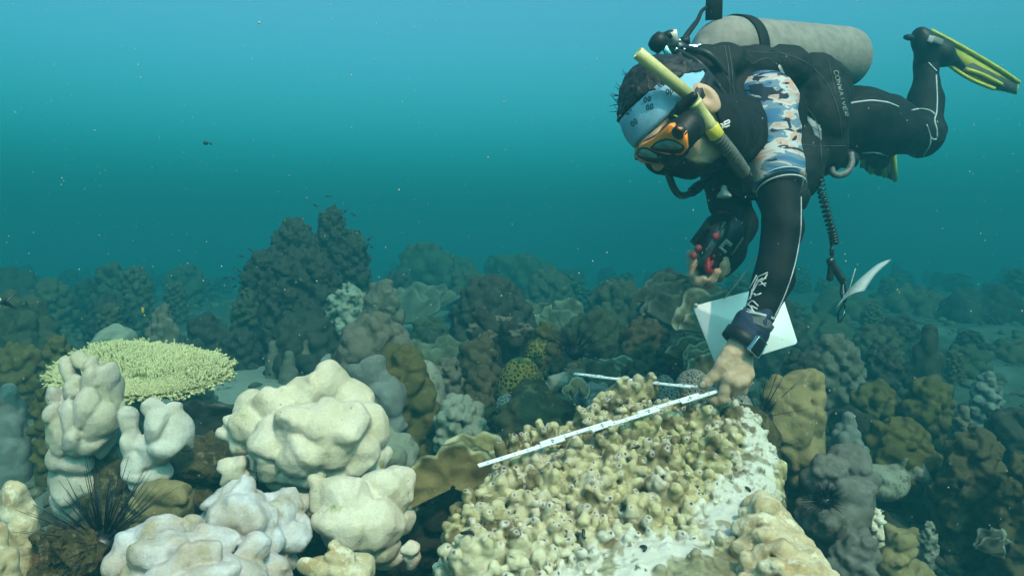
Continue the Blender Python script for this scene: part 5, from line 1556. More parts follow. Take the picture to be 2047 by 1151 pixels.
# ---- dive mask
def on_plane(px, py, p0, n):
    d = unit(U(px, py, 1.0)); return d * ((p0 @ n) / (d @ n))
MP = HL(0, .118, -.012); MN = Fw
pl = lambda L, off=0.0: np.array([on_plane(a, b, MP + MN * off, MN) for a, b in L])
mask = None
skirt_o = [(1270, 309), (1274, 295), (1286, 288), (1302, 281), (1316, 272), (1330, 262), (1343, 258), (1358, 264), (1368, 276), (1372, 290), (1372, 304), (1364, 312), (1346, 314), (1330, 322), (1322, 329), (1306, 330), (1288, 325)]
so = pl(skirt_o, -.006)
sc_ = so.mean(0)
mb = MB(); m_ = len(so)
rings_ = [so, sc_ + (so - sc_) * 1.04 - MN * .018, sc_ + (so - sc_) * 1.06 - MN * .040 + Up * .002, sc_ + (so - sc_) * 1.06 - MN * .056]
V = np.concatenate(rings_)
q = [[i * m_ + k, i * m_ + (k + 1) % m_, (i + 1) * m_ + (k + 1) % m_, (i + 1) * m_ + k] for i in range(3) for k in range(m_)]
mb.add(V, [np.array(q), np.arange(m_)[::-1], np.arange(m_) + 3 * m_])
mask = mb.build('mask_skirt', rubber, diver)
orange = plain('orange_plastic', (.90, .26, .015), .4, .45, var=.08)
fr = [(1271, 306), (1277, 292), (1290, 287), (1304, 279), (1318, 267), (1333, 253), (1343, 252), (1347, 263), (1355, 272), (1363, 272), (1367, 267), (1369, 285), (1370, 301), (1364, 309), (1350, 312), (1330, 309), (1310, 304), (1305, 302), (1318, 312), (1327, 320), (1326, 327), (1310, 329), (1291, 325), (1274, 315)]
MB().prism(pl(fr, .002), -MN * .010).build('mask_frame', orange, mask)
def lens_mat():
    m, N, L, B = new_mat('mask_glass')
    B.inputs['Base Color'].default_value = (.10, .16, .13, 1); B.inputs['Roughness'].default_value = .06; B.inputs['Specular IOR Level'].default_value = .8
    tc = N.new('ShaderNodeTexCoord'); n = N.new('ShaderNodeTexNoise'); n.inputs['Scale'].default_value = 60
    L.new(tc.outputs['Object'], n.inputs['Vector'])
    r = N.new('ShaderNodeValToRGB'); r.color_ramp.elements[0].color = (.05, .09, .08, 1); r.color_ramp.elements[1].color = (.17, .25, .21, 1)
    L.new(n.outputs[0], r.inputs[0]); L.new(r.outputs[0], B.inputs['Base Color'])
    return m
glass = lens_mat()
near = [(1299, 296), (1306, 289), (1316, 283), (1330, 279), (1343, 281), (1354, 286), (1365, 293), (1367, 300), (1361, 307), (1345, 307.5), (1328, 305), (1311, 302)]
far_ = [(1271.5, 307), (1276, 298), (1284, 296), (1293, 298), (1304, 304), (1316, 313), (1325, 320), (1323, 326), (1310, 327.5), (1292, 323.5), (1276, 315)]
for L_ in (near, far_):
    a = np.array(L_); c = a.mean(0)
    MB().prism(pl(a, .005), -MN * .006).build('lens_bezel', rubber, mask)
    hi_ = a.copy(); hi_[:, 1] = np.where(a[:, 1] > c[1] + 2, c[1] + (a[:, 1] - c[1]) * .35, c[1] + (a[:, 1] - c[1]) * .80); hi_[:, 0] = c[0] + (a[:, 0] - c[0]) * .88
    MB().prism(pl(hi_, .0065), -MN * .004).build('lens', glass, mask)
Fn = Field(pl([(1338, 318)])[0] - .06, pl([(1338, 318)])[0] + .06, .002)
npx = pl([(1322, 309), (1352, 312), (1343, 329), (1336, 327)], -.004)
Fn.cone(npx[0], npx[2], .010, .008, .004).cone(npx[1], npx[2], .011, .008, .006).cone(npx[0], npx[3], .009, .008, .006).cone(npx[1] - MN * .02, npx[2] - MN * .015, .012, .008, .01)
fpart(Fn, 'nose_pocket', rubber, mask)
bk = pl([(1356, 266)], .0)[0]
MB().lathe(bk + MN * .004, -MN, [(0, .010), (.003, .0125), (.012, .0125), (.016, .009)], 24).build('strap_buckle', plast, mask)
MB().prism(pl([(1354, 256), (1361, 259), (1360, 261), (1353, 258)], .006), -MN * .004).build('buckle_clip', orange, mask)
# strap round the head, fitted to the skull, wide at the temple
sk, skV, skQ = skull_band(-.016, .006, .011, .003, 'mask_strap', rubber, mask, rise=.03)

# ---- snorkel, clipped to the mask strap
cream = plain('cream_plastic', (.62, .56, .25), .45, .4, var=.06)
yell = plain('yellow_plastic', (.66, .55, .06), .4, .4, var=.06)
S0, S1, S2, S3, S4, S5 = P_((1275, 106, 1.262), (1380, 193, 1.282), (1386, 204, 1.283), (1424, 258, 1.305), (1434, 274, 1.312), (1487, 345, 1.42))
sn = empty('snorkel', S5, 'cream yellow snorkel with grey ribbed hose clipped beside the diver\'s head', 'snorkel')
r0 = .0108
ax = unit(S1 - S0)
L1 = np.linalg.norm(S1 - S0)
MB().lathe(S0, ax, [(.09, r0 * .80), (.002, r0 * .80), (0, r0 * .86), (-.001, r0 * .95), (.0015, r0 * 1.06), (.01, r0 * 1.04), (L1, r0 * 1.04), (L1, r0 * .9)], 28).build('upper_tube', cream, sn)
ax2 = unit(S3 - S2); L2 = np.linalg.norm(S3 - S2)
MB().lathe(S1, unit(S2 - S1), [(0, r0 * 1.25), (.004, r0 * 1.3), (np.linalg.norm(S2 - S1) + .002, r0 * 1.28), (np.linalg.norm(S2 - S1) + .004, r0)], 28).build('tube_collar', plain('clear_tan_plastic', (.42, .40, .22), .3, .5), sn)
MB().lathe(S2, ax2, [(0, r0 * 1.3), (.006, r0 * 1.32), (.008, r0 * 1.1), (L2 * .75, r0 * 1.14), (L2, r0 * 1.18)], 28).build('lower_tube', cream, sn)
MB().lathe(S3 - unit(S4 - S3) * .006, S4 - S3, [(0, r0 * 1.2), (.001, r0 * 1.27), (.022, r0 * 1.3), (.024, r0 * 1.1)], 28).build('coupling', yell, sn)
pth = bez([S4, S4 * .5 + S5 * .5 + np.array([.002, -.004, -.002]), S5], 120)
rr_ = r0 * (1.18 + .12 * np.sin(np.linspace(0, 15 * 2 * np.pi, 120)))
MB().tube(pth, rr_, 20).build('ribbed_hose', plain('grey_rubber', (.085, .09, .08), .5, .35), sn)
MB().tube(bez([S5, S5 + np.array([.012, .01, -.018]), S5 + np.array([.010, .02, -.034])], 12), np.linspace(r0 * 1.2, r0 * .9, 12), 16).build('mouthpiece', rubber, sn)
cl = MB()
e0, e1 = U(1348, 236, 1.30), U(1388, 190, 1.272)
Fcl = Field(np.minimum(e0, e1) - .04, np.maximum(e0, e1) + .04, .002)
Fcl.cone(U(1352, 232, 1.297), U(1364, 216, 1.288), .013, .012, .004).cone(U(1362, 214, 1.282), U(1386, 193, 1.268), .010, .0085, .006).cone(U(1350, 238, 1.30), U(1368, 232, 1.30), .007, .006, .004)
V, Q = Fcl.mesh(); mesh_obj('clip', V, Q, rubber, sn)
MB().tube(P_((1347, 231, 1.284), (1356, 234, 1.283), (1366, 238, 1.284)), .0014, 6).build('clip_tag', plain('lime_plastic', (.45, .52, .05), .5, .3), sn)

# ---- buoyancy vest
Fv = Field(U(1330, 440, 1.55) - .05, U(1720, 60, 2.0) + .1, .006)
for px, py, rx, ry, d in ((1408, 128, 36, 32, 1.60), (1450, 126, 44, 38, 1.62), (1500, 132, 60, 42, 1.66), (1560, 140, 66, 48, 1.72), (1620, 158, 56, 54, 1.80), (1652, 190, 44, 66, 1.83), (1530, 200, 70, 60, 1.78), (1520, 270, 80, 90, 1.80),
                          (1428, 185, 42, 66, 1.59), (1448, 250, 46, 76, 1.60), (1458, 318, 46, 62, 1.62), (1430, 342, 30, 34, 1.60), (1460, 365, 54, 34, 1.64), (1480, 240, 46, 100, 1.66),
                          (1640, 230, 52, 80, 1.80), (1650, 290, 44, 56, 1.82), (1610, 250, 52, 90, 1.83), (1600, 330, 46, 70, 1.79), (1570, 350, 50, 60, 1.76), (1600, 395, 16, 26, 1.70), (1530, 380, 60, 26, 1.74), (1640, 322, 70, 22, 1.86), (1690, 318, 24, 20, 1.90)):
    r = np.array([rx, (rx * ry) ** .5 * .9, ry]) / FPX * d
    Fv.ell(U(px, py, d), r, .022)
Fv.rough(.006, 12, 9, 3)
Fv.rough(.0025, 45, 19, 2)
vest, vV, vQ = fpart(Fv, 'buoyancy_vest', nylon, diver)
VB = bvh_of(vV, vQ)
mb = MB()
for pl_ in ([(1448, 92), (1455, 130), (1458, 170), (1466, 230), (1474, 300), (1482, 370)], [(1456, 92), (1462, 130), (1465, 170), (1473, 230), (1481, 300), (1488, 360)], [(1500, 105), (1560, 108), (1610, 125), (1650, 165), (1675, 220), (1684, 290)], [(1540, 100), (1580, 112), (1620, 130)],
            [(1400, 105), (1430, 130), (1455, 160), (1475, 195)], [(1655, 120), (1662, 150), (1670, 190)], [(1600, 200), (1630, 240), (1640, 290), (1642, 330)], [(1490, 118), (1505, 128), (1515, 122), (1535, 118), (1550, 130)], [(1590, 290), (1640, 292), (1690, 292)], [(1400, 180), (1412, 260), (1430, 330)]):
    curve_stroke(mb, VB, pl_, .0011, 50)
mb.build('stitching', stitch, vest)
mb = MB()
patch(mb, VB, [(1553, 128), (1558, 130), (1567, 146), (1580, 172), (1594, 196), (1590, 198), (1576, 174), (1563, 150)], 2)
patch(mb, VB, [(1590, 192), (1604, 206), (1612, 211), (1610, 216), (1600, 214), (1614, 232), (1640, 252), (1643, 262), (1626, 254), (1608, 234), (1594, 208)], 2)
mb.build('white_flash', white_ink, vest)
mb = MB(); patch(mb, VB, [(1606, 228), (1622, 246), (1643, 264), (1643, 280), (1628, 268), (1622, 252)], 2); mb.build('grey_flash', plain('grey_print', (.22, .23, .26), .5, .3), vest)
# lettering on the shoulder strap: n e
mb = MB()
def glyph(strokes, ox, oy, an, sx, sy, bvh, r, shear=.25):
    for st in strokes:
        p = []
        for x, y in st:
            x = x + shear * y
            p.append((ox + (x * sx) * math.cos(an) + (y * sy) * math.sin(an), oy + (x * sx) * math.sin(an) - (y * sy) * math.cos(an)))
        stroke(mb, bvh, p, r, max(6, 5 * len(st)))
G = {'n': [[(0, 0), (0, 1), (.75, 1), (.85, .85), (.85, 0)]], 'e': [[(0, .5), (.8, .5), (.85, .9), (.75, 1), (.1, 1), (0, .9), (0, .1), (.1, 0), (.8, 0)]],
     'C': [[(.8, .8), (.6, 1), (.2, 1), (0, .8), (0, .2), (.2, 0), (.6, 0), (.8, .2)]], 'O': [[(.2, 0), (0, .2), (0, .8), (.2, 1), (.6, 1), (.8, .8), (.8, .2), (.6, 0), (.2, 0)]], 'N': [[(0, 0), (0, 1), (.8, 0), (.8, 1)]], 'W': [[(0, 1), (.2, 0), (.4, .7), (.6, 0), (.8, 1)]], 'A': [[(0, 0), (.4, 1), (.8, 0)], [(.15, .35), (.65, .35)]],
     'I': [[(.4, 0), (.4, 1)]], 'V': [[(0, 1), (.4, 0), (.8, 1)]], 'E': [[(.8, 0), (0, 0), (0, 1), (.8, 1)], [(0, .5), (.6, .5)]], 'R': [[(0, 0), (0, 1), (.7, 1), (.8, .75), (.7, .5), (0, .5), (.8, 0)]]}
an = R(-24)
GB = bvh_of(np.concatenate([vV, gV]), np.concatenate([vQ, gQ + len(vV)]))
glyph(G['n'], 1436, 261, an, 11, 9, GB, .0018); glyph(G['e'], 1448, 255.5, an, 13, 10, GB, .0018)
mb.build('lettering', white_ink, vest)
mb = MB()
for i, ch in enumerate('CONWAIVER'):
    t = i / 9
    glyph(G[ch], 1666 + 24 * t, 143 + 92 * t, R(73), 9.5, 8.5 - 3 * t, VB, .0008, .15)
mb.build('lettering', plain('pale_print', (.36, .40, .36), .5, .3), vest)
mb = MB()
for px, py in ((1587, 226), (1590, 236), (1607, 240), (1608, 248), (1606, 254), (1516, 388), (1510, 384)):
    h, n = hit(VB, px, py)
    if h is not None: mb.ball(h + n * .002, (.0026, .0026, .0045))
mb.build('metal_fitting', chrome, vest)
h, n = hit(VB, 1447, 376)
if h is None: h, n = U(1447, 376, 1.6), np.array([0, -.8, -.5])
dv = U(1447, 384, 1.575)
MB().lathe(dv + np.array([0, 0, .014]), [0, -.1, -1], [(0, .004), (.004, .006), (.012, .008), (.018, .013), (.022, .0155), (.025, .0155), (.026, .004)], 24).build('dump_valve', plain('pale_grey_plastic', (.48, .48, .45), .5, .3), vest)
Fx = Field(U(1680, 330, 1.8) - .09, U(1680, 330, 1.8) + .09, .003)
MBx = MB()
MBx.tube(bez(P_((1662, 326, 1.80), (1664, 345, 1.795), (1676, 350, 1.795), (1694, 344, 1.80), (1702, 325, 1.805), (1700, 306, 1.81)), 24), .0085, 8)
MBx.build('belt_buckle', plain('worn_grey_plastic', (.11, .11, .11), .5, .35, var=.5), vest)
MB().box(U(1640, 306, 1.80), (.07, .004, .018), np.stack([unit([1, .35, .05]), unit([-.35, 1, 0]), [-.05, 0, 1]], 1), .003).build('waist_belt', nylon, vest)
MB().box(U(1500, 387, 1.60), (.035, .006, .006), np.stack([unit([1, .3, -.12]), unit([-.3, 1, 0]), [.12, 0, 1]], 1), .002).build('chest_clip', plast, vest)
MB().tube(bez(P_((1512, 392, 1.58), (1528, 430, 1.60), (1532, 470, 1.63)), 10), .006, 8).build('hanging_strap', nylon, vest)

# ---- tank
A, B_ = U(1392, 101, 1.66), U(1703, 117, 1.99)
ta = unit(B_ - A); TL = np.linalg.norm(B_ - A)
tank = empty('scuba_tank', A, 'grey metal scuba tank strapped to the diver\'s back', 'tank')
rt = .080
prof = [(0, .016), (.012, .022), (.02, .036), (.035, .052), (.055, .066), (.08, .0755), (.105, rt), (TL - .05, rt), (TL - .03, rt * .97), (TL - .014, rt * .86), (TL - .003, rt * .66), (TL, rt * .4)]
MB().lathe(A, ta, prof, 48).build('cylinder', plain('worn_grey_tank', (.215, .205, .18), .6, .3, .0, var=.20, scale=40, bump=.6, bscale=120), tank)
mb = MB(); ring(mb, A + ta * .135, ta, rt + .001, .034, .004, 60); mb.build('tank_band', nylon, tank)
mb = MB()
bx = U(1443, 20, 1.62)
mb.tube(bez(P_((1428, 44, 1.68), (1428, 20, 1.68), (1430, -60, 1.69)), 8), .001, 4)
mb.prism(np.array(P_((1411, 40, 1.672), (1444, 38, 1.672), (1446, -60, 1.68), (1414, -60, 1.68))), [0, .006, 0])
mb.build('strap_tail', nylon, tank)
MB().tube(bez(P_((1412, 15, 1.67), (1402, 24, 1.665), (1394, 42, 1.65), (1382, 58, 1.635), (1368, 80, 1.615), (1371, 95, 1.61)), 30), np.linspace(.0035, .008, 30), 8).build('strap_cord', nylon, tank)
MB().ball(U(1641, 82, 1.85), (.006, .004, .005)).build('rivet', chrome, tank)
# valve and first stage
MB().lathe(A + ta * .01, -ta, [(0, .018), (.012, .018), (.016, .014), (.05, .014), (.052, .006)], 24).build('valve', chrome, tank)
reg = empty('regulator', U(1345, 92, 1.56), 'black and chrome regulator first stage with hoses on top of the tank valve', 'regulator')
MB().lathe(U(1322, 90, 1.53), unit([-.55, -.2, .35]), [(-.006, .012), (-.004, .019), (.012, .021), (.022, .017), (.026, .006)], 28).build('pressure_cap', rubber, reg)
MB().lathe(U(1352, 95, 1.585), unit([-.5, -.2, .25]), [(-.03, .014), (-.026, .017), (.008, .017), (.012, .013), (.03, .013)], 24).build('first_stage', plain('dark_metal', (.10, .10, .105), .3, .5, .9), reg)
MB().lathe(U(1347, 88, 1.55), unit([-.35, -.3, .8]), [(0, .012), (.014, .0125), (.015, .013), (.026, .014)], 24).build('valve_knob', plain('white_knob', (.6, .55, .5), .4, .4), reg)
MB().lathe(U(1337, 76, 1.545), unit([-.35, -.3, .8]), [(0, .0145), (.010, .0145), (.014, .009)], 24).build('knob_cap', rubber, reg)
MB().box(U(1330, 99, 1.525), (.006, .004, .016), np.stack([unit([.8, 0, .5]), [0, 1, 0], unit([-.5, 0, .8])], 1), .001).build('port_plate', chrome, reg)
MB().lathe(U(1369, 88, 1.60), unit([-.2, -.5, .8]), [(0, .012), (.012, .012), (.015, .007)], 20).build('port_plug', rubber, reg)
mb = MB()
for px, py, d in ((1358, 82, 1.56), (1352, 99, 1.545), (1371, 107, 1.57), (1368, 100, 1.56), (1381, 118, 1.58)): mb.ball(U(px, py, d), (.0042, .0042, .0045))
mb.build('port_bolt', chrome, reg)
hm = plain('hose_rubber', (.012, .014, .016), .45, .4)
MB().tube(bez(P_((1316, 104, 1.53), (1312, 114, 1.53), (1322, 118, 1.53), (1330, 108, 1.535), (1326, 98, 1.535)), 24), .0022, 6).build('lanyard_loop', hm, reg)
MB().tube(bez(P_((1358, 104, 1.56), (1372, 112, 1.53), (1400, 130, 1.50), (1440, 180, 1.52), (1470, 230, 1.535)), 40), .0062, 10).build('hose', hm, reg)
MB().tube(bez(P_((1360, 98, 1.58), (1388, 100, 1.545), (1420, 112, 1.53), (1450, 150, 1.55)), 30), .0075, 10).build('hose', hm, reg)
MB().tube(bez(P_((1326, 318, 1.36), (1336, 348, 1.365), (1348, 378, 1.385), (1362, 391, 1.41), (1380, 386, 1.46), (1398, 372, 1.52), (1420, 355, 1.57)), 40), .0068, 10).build('hose', hm, reg)
MB().lathe(U(1384, 383, 1.47), U(1402, 368, 1.53) - U(1384, 383, 1.47), [(-.004, .008), (0, .0105), (.03, .0105), (.034, .012), (.06, .011)], 16).build('hose_sleeve', rubber, reg)

# ---- fins
finy = plain('yellow_fin', (.50, .46, .05), .5, .35, var=.12, scale=20)
find = plain('charcoal_fin', (.055, .06, .05), .5, .35, var=.2, scale=20)
def near_fin():
    d0, d1 = 2.19, 2.34
    D = lambda x: d0 + (d1 - d0) * (x - 1850) / 185
    Q_ = lambda L: np.array([U(x, y, D(x)) for x, y in L])
    f = empty('swim_fin', U(1850, 110, 2.2), None, None); f.parent = diver; f.location = Vector(U(1850, 110, 2.2) - org(diver))
    bl = [(1858, 62), (1885, 74), (1925, 98), (1985, 132), (2034, 164), (2037, 172), (2032, 190), (2008, 184), (1985, 180), (1962, 172), (1935, 160), (1908, 142), (1885, 124)]
    MB().prism(Q_(bl), [.004, .010, .004]).build('blade', finy, f)
    MB().prism(Q_([(1912, 142), (1928, 131), (1944, 127), (1970, 140), (2033, 170), (2030, 187), (1992, 178), (1962, 160), (1948, 152), (1935, 150)]) - np.array([0, .004, 0]), [0, .003, 0]).build('dark_panel', find, f)
    for L in ([(1860, 63), (1900, 84), (1950, 112), (2000, 142), (2035, 166)], [(1886, 124), (1915, 146), (1945, 163), (1985, 179)], [(1930, 140), (1960, 150), (2000, 170)]):
        MB().tube(Q_(bez([(*p, 0) for p in L], 20)[:, :2]) - np.array([0, .006, 0]), .006, 8).build('rail', finy, f)
    Fp = Field(U(1860, 100, 2.2) - .16, U(1860, 100, 2.2) + .16, .004)
    Fp.cone(U(1846, 84, 2.2), U(1880, 108, 2.21), .034, .036, .02).cone(U(1880, 108, 2.21), U(1925, 134, 2.24), .033, .008, .02).ell(U(1838, 70, 2.2), (.020, .028, .022), .015).cone(U(1852, 100, 2.2), U(1853, 122, 2.21), .034, .033, .01)
    V, Q = Fp.mesh(); mesh_obj('foot_pocket', V, Q, rubber, f)
    MB().tube(bez(P_((1806, 74, 2.21), (1822, 76, 2.2), (1838, 80, 2.19)), 8), [.004, .008, .009, .009, .009, .009, .009, .008], 8).build('heel_strap', rubber, f)
    MB().box(U(1872, 82, 2.155), (.020, .006, .010), np.stack([unit([1, .1, -.35]), [0, 1, 0], unit([.35, 0, 1])], 1), .004).build('strap_buckle', plain('grey_buckle', (.16, .17, .17), .4, .4), f)
    MB().box(U(1860, 79, 2.15), (.008, .004, .010), np.stack([unit([1, .1, -.35]), [0, 1, 0], unit([.35, 0, 1])], 1), .002).build('strap_buckle', plain('pale_buckle', (.32, .33, .33), .4, .4), f)
near_fin()
def far_fin():
    f = empty('swim_fin', U(1757, 315, 2.66), None, None); f.parent = diver; f.location = Vector(U(1757, 315, 2.66) - org(diver))
    MB().prism(np.array(P_((1724, 300, 2.62), (1788, 306, 2.62), (1791, 361, 2.7), (1778, 356, 2.7), (1770, 352, 2.7), (1756, 351, 2.7), (1748, 345, 2.7), (1736, 343, 2.7), (1728, 334, 2.7), (1722, 336, 2.7))), [0, .012, 0]).build('blade', find, f)
    for a, b in (((1740, 300), (1742, 346)), ((1764, 302), (1769, 353)), ((1786, 305), (1789, 361)), ((1726, 300), (1727, 333))):
        MB().tube(P_((*a, 2.61), ((a[0] + b[0]) / 2, (a[1] + b[1]) / 2, 2.655), (*b, 2.69)), .009, 8).build('rail', finy, f)
    V, Q = Field(U(1757, 308, 2.66) - .12, U(1757, 308, 2.66) + .12, .006).cone(U(1760, 300, 2.66), U(1757, 318, 2.64), .05, .04, .01).mesh()
    mesh_obj('foot_pocket', V, Q, rubber, f)
far_fin()
MB().tube(P_((1742, 186, 2.0), (1755, 188, 2.02), (1766, 189, 2.03)), [.014, .011, .009], 10).build('hip_strap_end', nylon, diver)
# ================================================================== held and hanging gear
# folding ruler: two arms of short overlapping slats
rul = empty('folding_ruler', U(1433, 781, 1.455), 'white folding ruler opened in a V on the knobbed coral plateau', 'ruler')
slat_m = plain('white_slat', (.80, .82, .82), .45, .4, var=.04)
mark_m = plain('dark_scale', (.22, .25, .27), .6, .2)
def ruler_arm(a, b, joints, w=.0077, first=1):
    d = unit(b - a); L = np.linalg.norm(b - a)
    n = unit(np.array([0, -.55, .83]) - d * (np.array([0, -.55, .83]) @ d)); s = np.cross(n, d)
    Rm = np.stack([d, s, n], 1)
    e = [0] + joints + [1]
    for i in range(len(e) - 1):
        t0 = max(0, e[i] - .045); t1 = min(1, e[i + 1] + .045)
        side = first * (1 if i % 2 else -1)
        c = a + d * L * (t0 + t1) / 2 + s * side * w * .30 + n * (.0016 * (i % 2))
        sg = MB().box(c, (L * (t1 - t0) / 2, w / 2, .0014), Rm, .0005).build('slat', slat_m, rul)
        mb = MB(); m = int(L * (t1 - t0) / .005)
        for k in range(m):
            p = c + d * ((k + .5) / m - .5) * L * (t1 - t0)
            if k % 5 == 4:
                mb.box(p + n * .0016 + s * w * .10, (.0009, w * .22, .0001), Rm); mb.box(p + n * .0016 + d * .0022 + s * w * .1, (.0007, w * .16, .0001), Rm)
            else: mb.box(p + n * .0016 + s * w * .36, (.00045, w * .10, .0001), Rm)
        mb.build('scale_marks', mark_m, sg)
    for t in joints:
        MB().lathe(a + d * L * t + n * .001, n, [(0, .003), (.0022, .003), (.0026, .0015)], 14).build('hinge_rivet', plain('hinge_metal', (.5, .5, .5), .3, .5, .9) if 'hinge_metal' not in bpy.data.materials else bpy.data.materials['hinge_metal'], rul)
tip = on_plateau(955, 929) + np.array([0, 0, .012])
ruler_arm(U(1434, 780, 1.442), U(955, 929, 1.235), [.13, .32, .52, .72], first=-1)
ruler_arm(U(1432, 779, 1.462), U(1147, 748, 1.72), [.20, .42, .62, .82], first=1)

# underwater camera in its housing
ca = unit([.47, .10, .88]); cb = unit(np.array([.88, -.15, -.47]) - ca * (np.array([.88, -.15, -.47]) @ ca)); cn = np.cross(ca, cb)
if cn[1] > 0: cn = -cn
CR = np.stack([cb, cn, ca], 1)
camh = empty('camera_housing', U(1405, 550, 1.66), 'black underwater camera housing with red knobs held in the far hand', 'camera')
cp = lambda px, py, off=0.0: on_plane(px, py, U(1440, 495, 1.665) + cn * off, cn)
bodyo = [(1418, 432), (1436, 424), (1462, 428), (1478, 440), (1490, 460), (1484, 474), (1450, 524), (1436, 538), (1418, 546), (1394, 534), (1405, 515), (1397, 488), (1400, 478)]
red = plain('red_plastic', (.24, .012, .018), .4, .4, var=.1)
MB().prism(np.array([cp(*q, .030) for q in bodyo]), -cn * .062).build('housing', plast, camh)
MB().prism(np.array([cp(*q, .034) for q in ((1386, 475), (1415, 434), (1428, 431), (1398, 487))]), -cn * .05).build('side_box', plast, camh)
def clear_mat():
    m, N, L, B = new_mat('clear_window')
    B.inputs['Base Color'].default_value = (.035, .06, .065, 1); B.inputs['Roughness'].default_value = .08; B.inputs['Specular IOR Level'].default_value = .7
    return m
MB().prism(np.array([cp(*q, .0355) for q in ((1396, 530), (1440, 440), (1452, 444), (1410, 532))]), -cn * .006).build('clear_window', clear_mat(), camh)
def knob(px, py, r, h, off=.034):
    MB().lathe(cp(px, py, off), cn, [(0, r * .8), (.002, r), (h, r * .95), (h + .001, r * .5)], 14).build('knob', red, camh)
knob(1430, 473, .0085, .008); knob(1395, 497, .008, .010); knob(1386, 512, .008, .009)
MB().prism(np.array([cp(*q, .041) for q in ((1414, 515), (1420, 514), (1419, 522), (1426, 520), (1427, 525), (1421, 535), (1428, 541), (1421, 549), (1411, 545), (1408, 532))]), -cn * .010).build('latch', red, camh)
MB().prism(np.array([cp(*q, .041) for q in ((1424, 512), (1428, 508), (1430, 513), (1426, 516))]), -cn * .010).build('latch_button', red, camh)
MB().prism(np.array([cp(*q, .032) for q in ((1432, 427), (1440, 421), (1452, 421), (1461, 428), (1448, 426))]), -cn * .02).build('top_latch', red, camh)
MB().prism(np.array([cp(*q, .034) for q in ((1436.5, 494), (1452, 476), (1465, 488), (1461, 494), (1452.5, 487), (1444.5, 495.5), (1454, 502.5), (1450.5, 507.5))]), -cn * .004).build('metal_bracket', plain('dull_metal', (.42, .42, .40), .4, .5, .6), camh)
MB().prism(np.array([cp(*q, .026) for q in ((1462, 506), (1484, 473), (1488, 475), (1466, 508))]), -cn * .02).build('side_rail', plain('grey_rail', (.25, .22, .23), .5, .4), camh)
mb = MB()
for px, py in ((1444, 453), (1436, 466), (1401, 500), (1404, 506), (1412, 499), (1471, 438), (1472, 441), (1483, 446)): mb.ball(cp(px, py, .037), (.0014, .0014, .003))
mb.build('metal_pin', chrome, camh)
MB().tube([cp(1412, 499, .037), cp(1426, 478, .037), cp(1445, 452, .037)], .0008, 6).build('window_rod', chrome, camh)

# white writing slate
sl = empty('writing_slate', U(1500, 650, 1.62), 'blank white plastic slate hanging behind the diver\'s pointing arm', 'slate')
def rounded(C, r=9, n=5):
    out = []
    C = [np.array(c, float) for c in C]
    for i in range(len(C)):
        p, c, q = C[i - 1], C[i], C[(i + 1) % len(C)]
        a = c + (p - c) / np.linalg.norm(p - c) * r; b = c + (q - c) / np.linalg.norm(q - c) * r
        for t in np.linspace(0, 1, n): out.append((1 - t) ** 2 * a + 2 * t * (1 - t) * c + t * t * b)
    return out
SP0 = U(1490, 650, 1.615); SN = unit([-.10, -.90, .42])
slp = np.array([on_plane(*q, SP0, SN) for q in rounded([(1385, 612), (1556, 566), (1595, 686), (1434, 735)], 7)])
MB().prism(slp, -SN * .004).build('board', plain('white_board', (.88, .89, .89), .4, .4, var=.04, scale=24), sl)
cord_m = plain('pale_cord', (.42, .42, .36), .8, .1)
MB().tube(bez([on_plane(1448, 596, SP0 + SN * .004, SN), U(1470, 570, 1.60), U(1500, 530, 1.59), U(1522, 505, 1.58)], 20), .0016, 6).build('cord', cord_m, sl)
MB().ball(on_plane(1391, 610, SP0 + SN * .004, SN), (.005, .005, .005)).build('knot', cord_m, sl)

# coiled lanyard with clip, and the curled paper form
lan = empty('coiled_lanyard', U(1664, 560, 1.76), 'black coiled lanyard with snap hook hanging from the diver\'s vest', 'lanyard')
axis_pts = bez(P_((1638, 352, 1.76), (1644, 390, 1.75), (1654, 430, 1.75), (1664, 465, 1.75), (1668, 488, 1.75)), 420)
T = np.gradient(axis_pts, axis=0); T /= np.linalg.norm(T, axis=1, keepdims=True)
uu = unit(np.cross(T[0], [0, 1, 0])); hel = []
for i, p in enumerate(axis_pts):
    u2 = unit(uu - T[i] * (uu @ T[i])); v2 = np.cross(T[i], u2); a = i / 420 * 2 * math.pi * 17
    hel.append(p + .0085 * (math.cos(a) * u2 + math.sin(a) * v2))
MB().tube(hel, .0030, 6).build('coil', plast, lan)
MB().tube(bez(P_((1663, 480, 1.75), (1662, 495, 1.75), (1664, 520, 1.75)), 12), .0028, 8).build('cord_end', plast, lan)
MB().box(U(1663, 503, 1.75), (.005, .004, .010), np.eye(3), .002).build('cord_stop', plast, lan)
Fz = Field(U(1668, 545, 1.75) - .07, U(1668, 545, 1.75) + .07, .0022)
Fz.cone(U(1659, 522, 1.75), U(1662, 520, 1.75), .009, .008, .004).cone(U(1661, 522, 1.75), U(1682, 556, 1.75), .008, .010, .004).cone(U(1660, 530, 1.752), U(1659, 556, 1.755), .006, .008, .003).cone(U(1682, 556, 1.75), U(1685, 570, 1.75), .009, .005, .003)
V, Q = Fz.mesh(); mesh_obj('snap_hook', V, Q, plast, lan)
MB().tube(bez(P_((1684, 566, 1.75), (1681, 585, 1.75), (1688, 604, 1.75), (1692, 588, 1.75), (1688, 566, 1.75)), 30), .003, 8).build('hook_eye', plast, lan)
MB().tube(bez(P_((1684, 610, 1.74), (1676, 625, 1.74), (1676, 640, 1.74), (1680, 643, 1.74), (1688, 626, 1.74), (1688, 610, 1.74), (1684, 606, 1.74)), 40), .0024, 8).build('carabiner', plast, lan)
MB().tube(P_((1689, 618, 1.737), (1686, 630, 1.737), (1682, 639, 1.737)), .0012, 6).build('carabiner_gate', chrome, lan)
mb = MB()
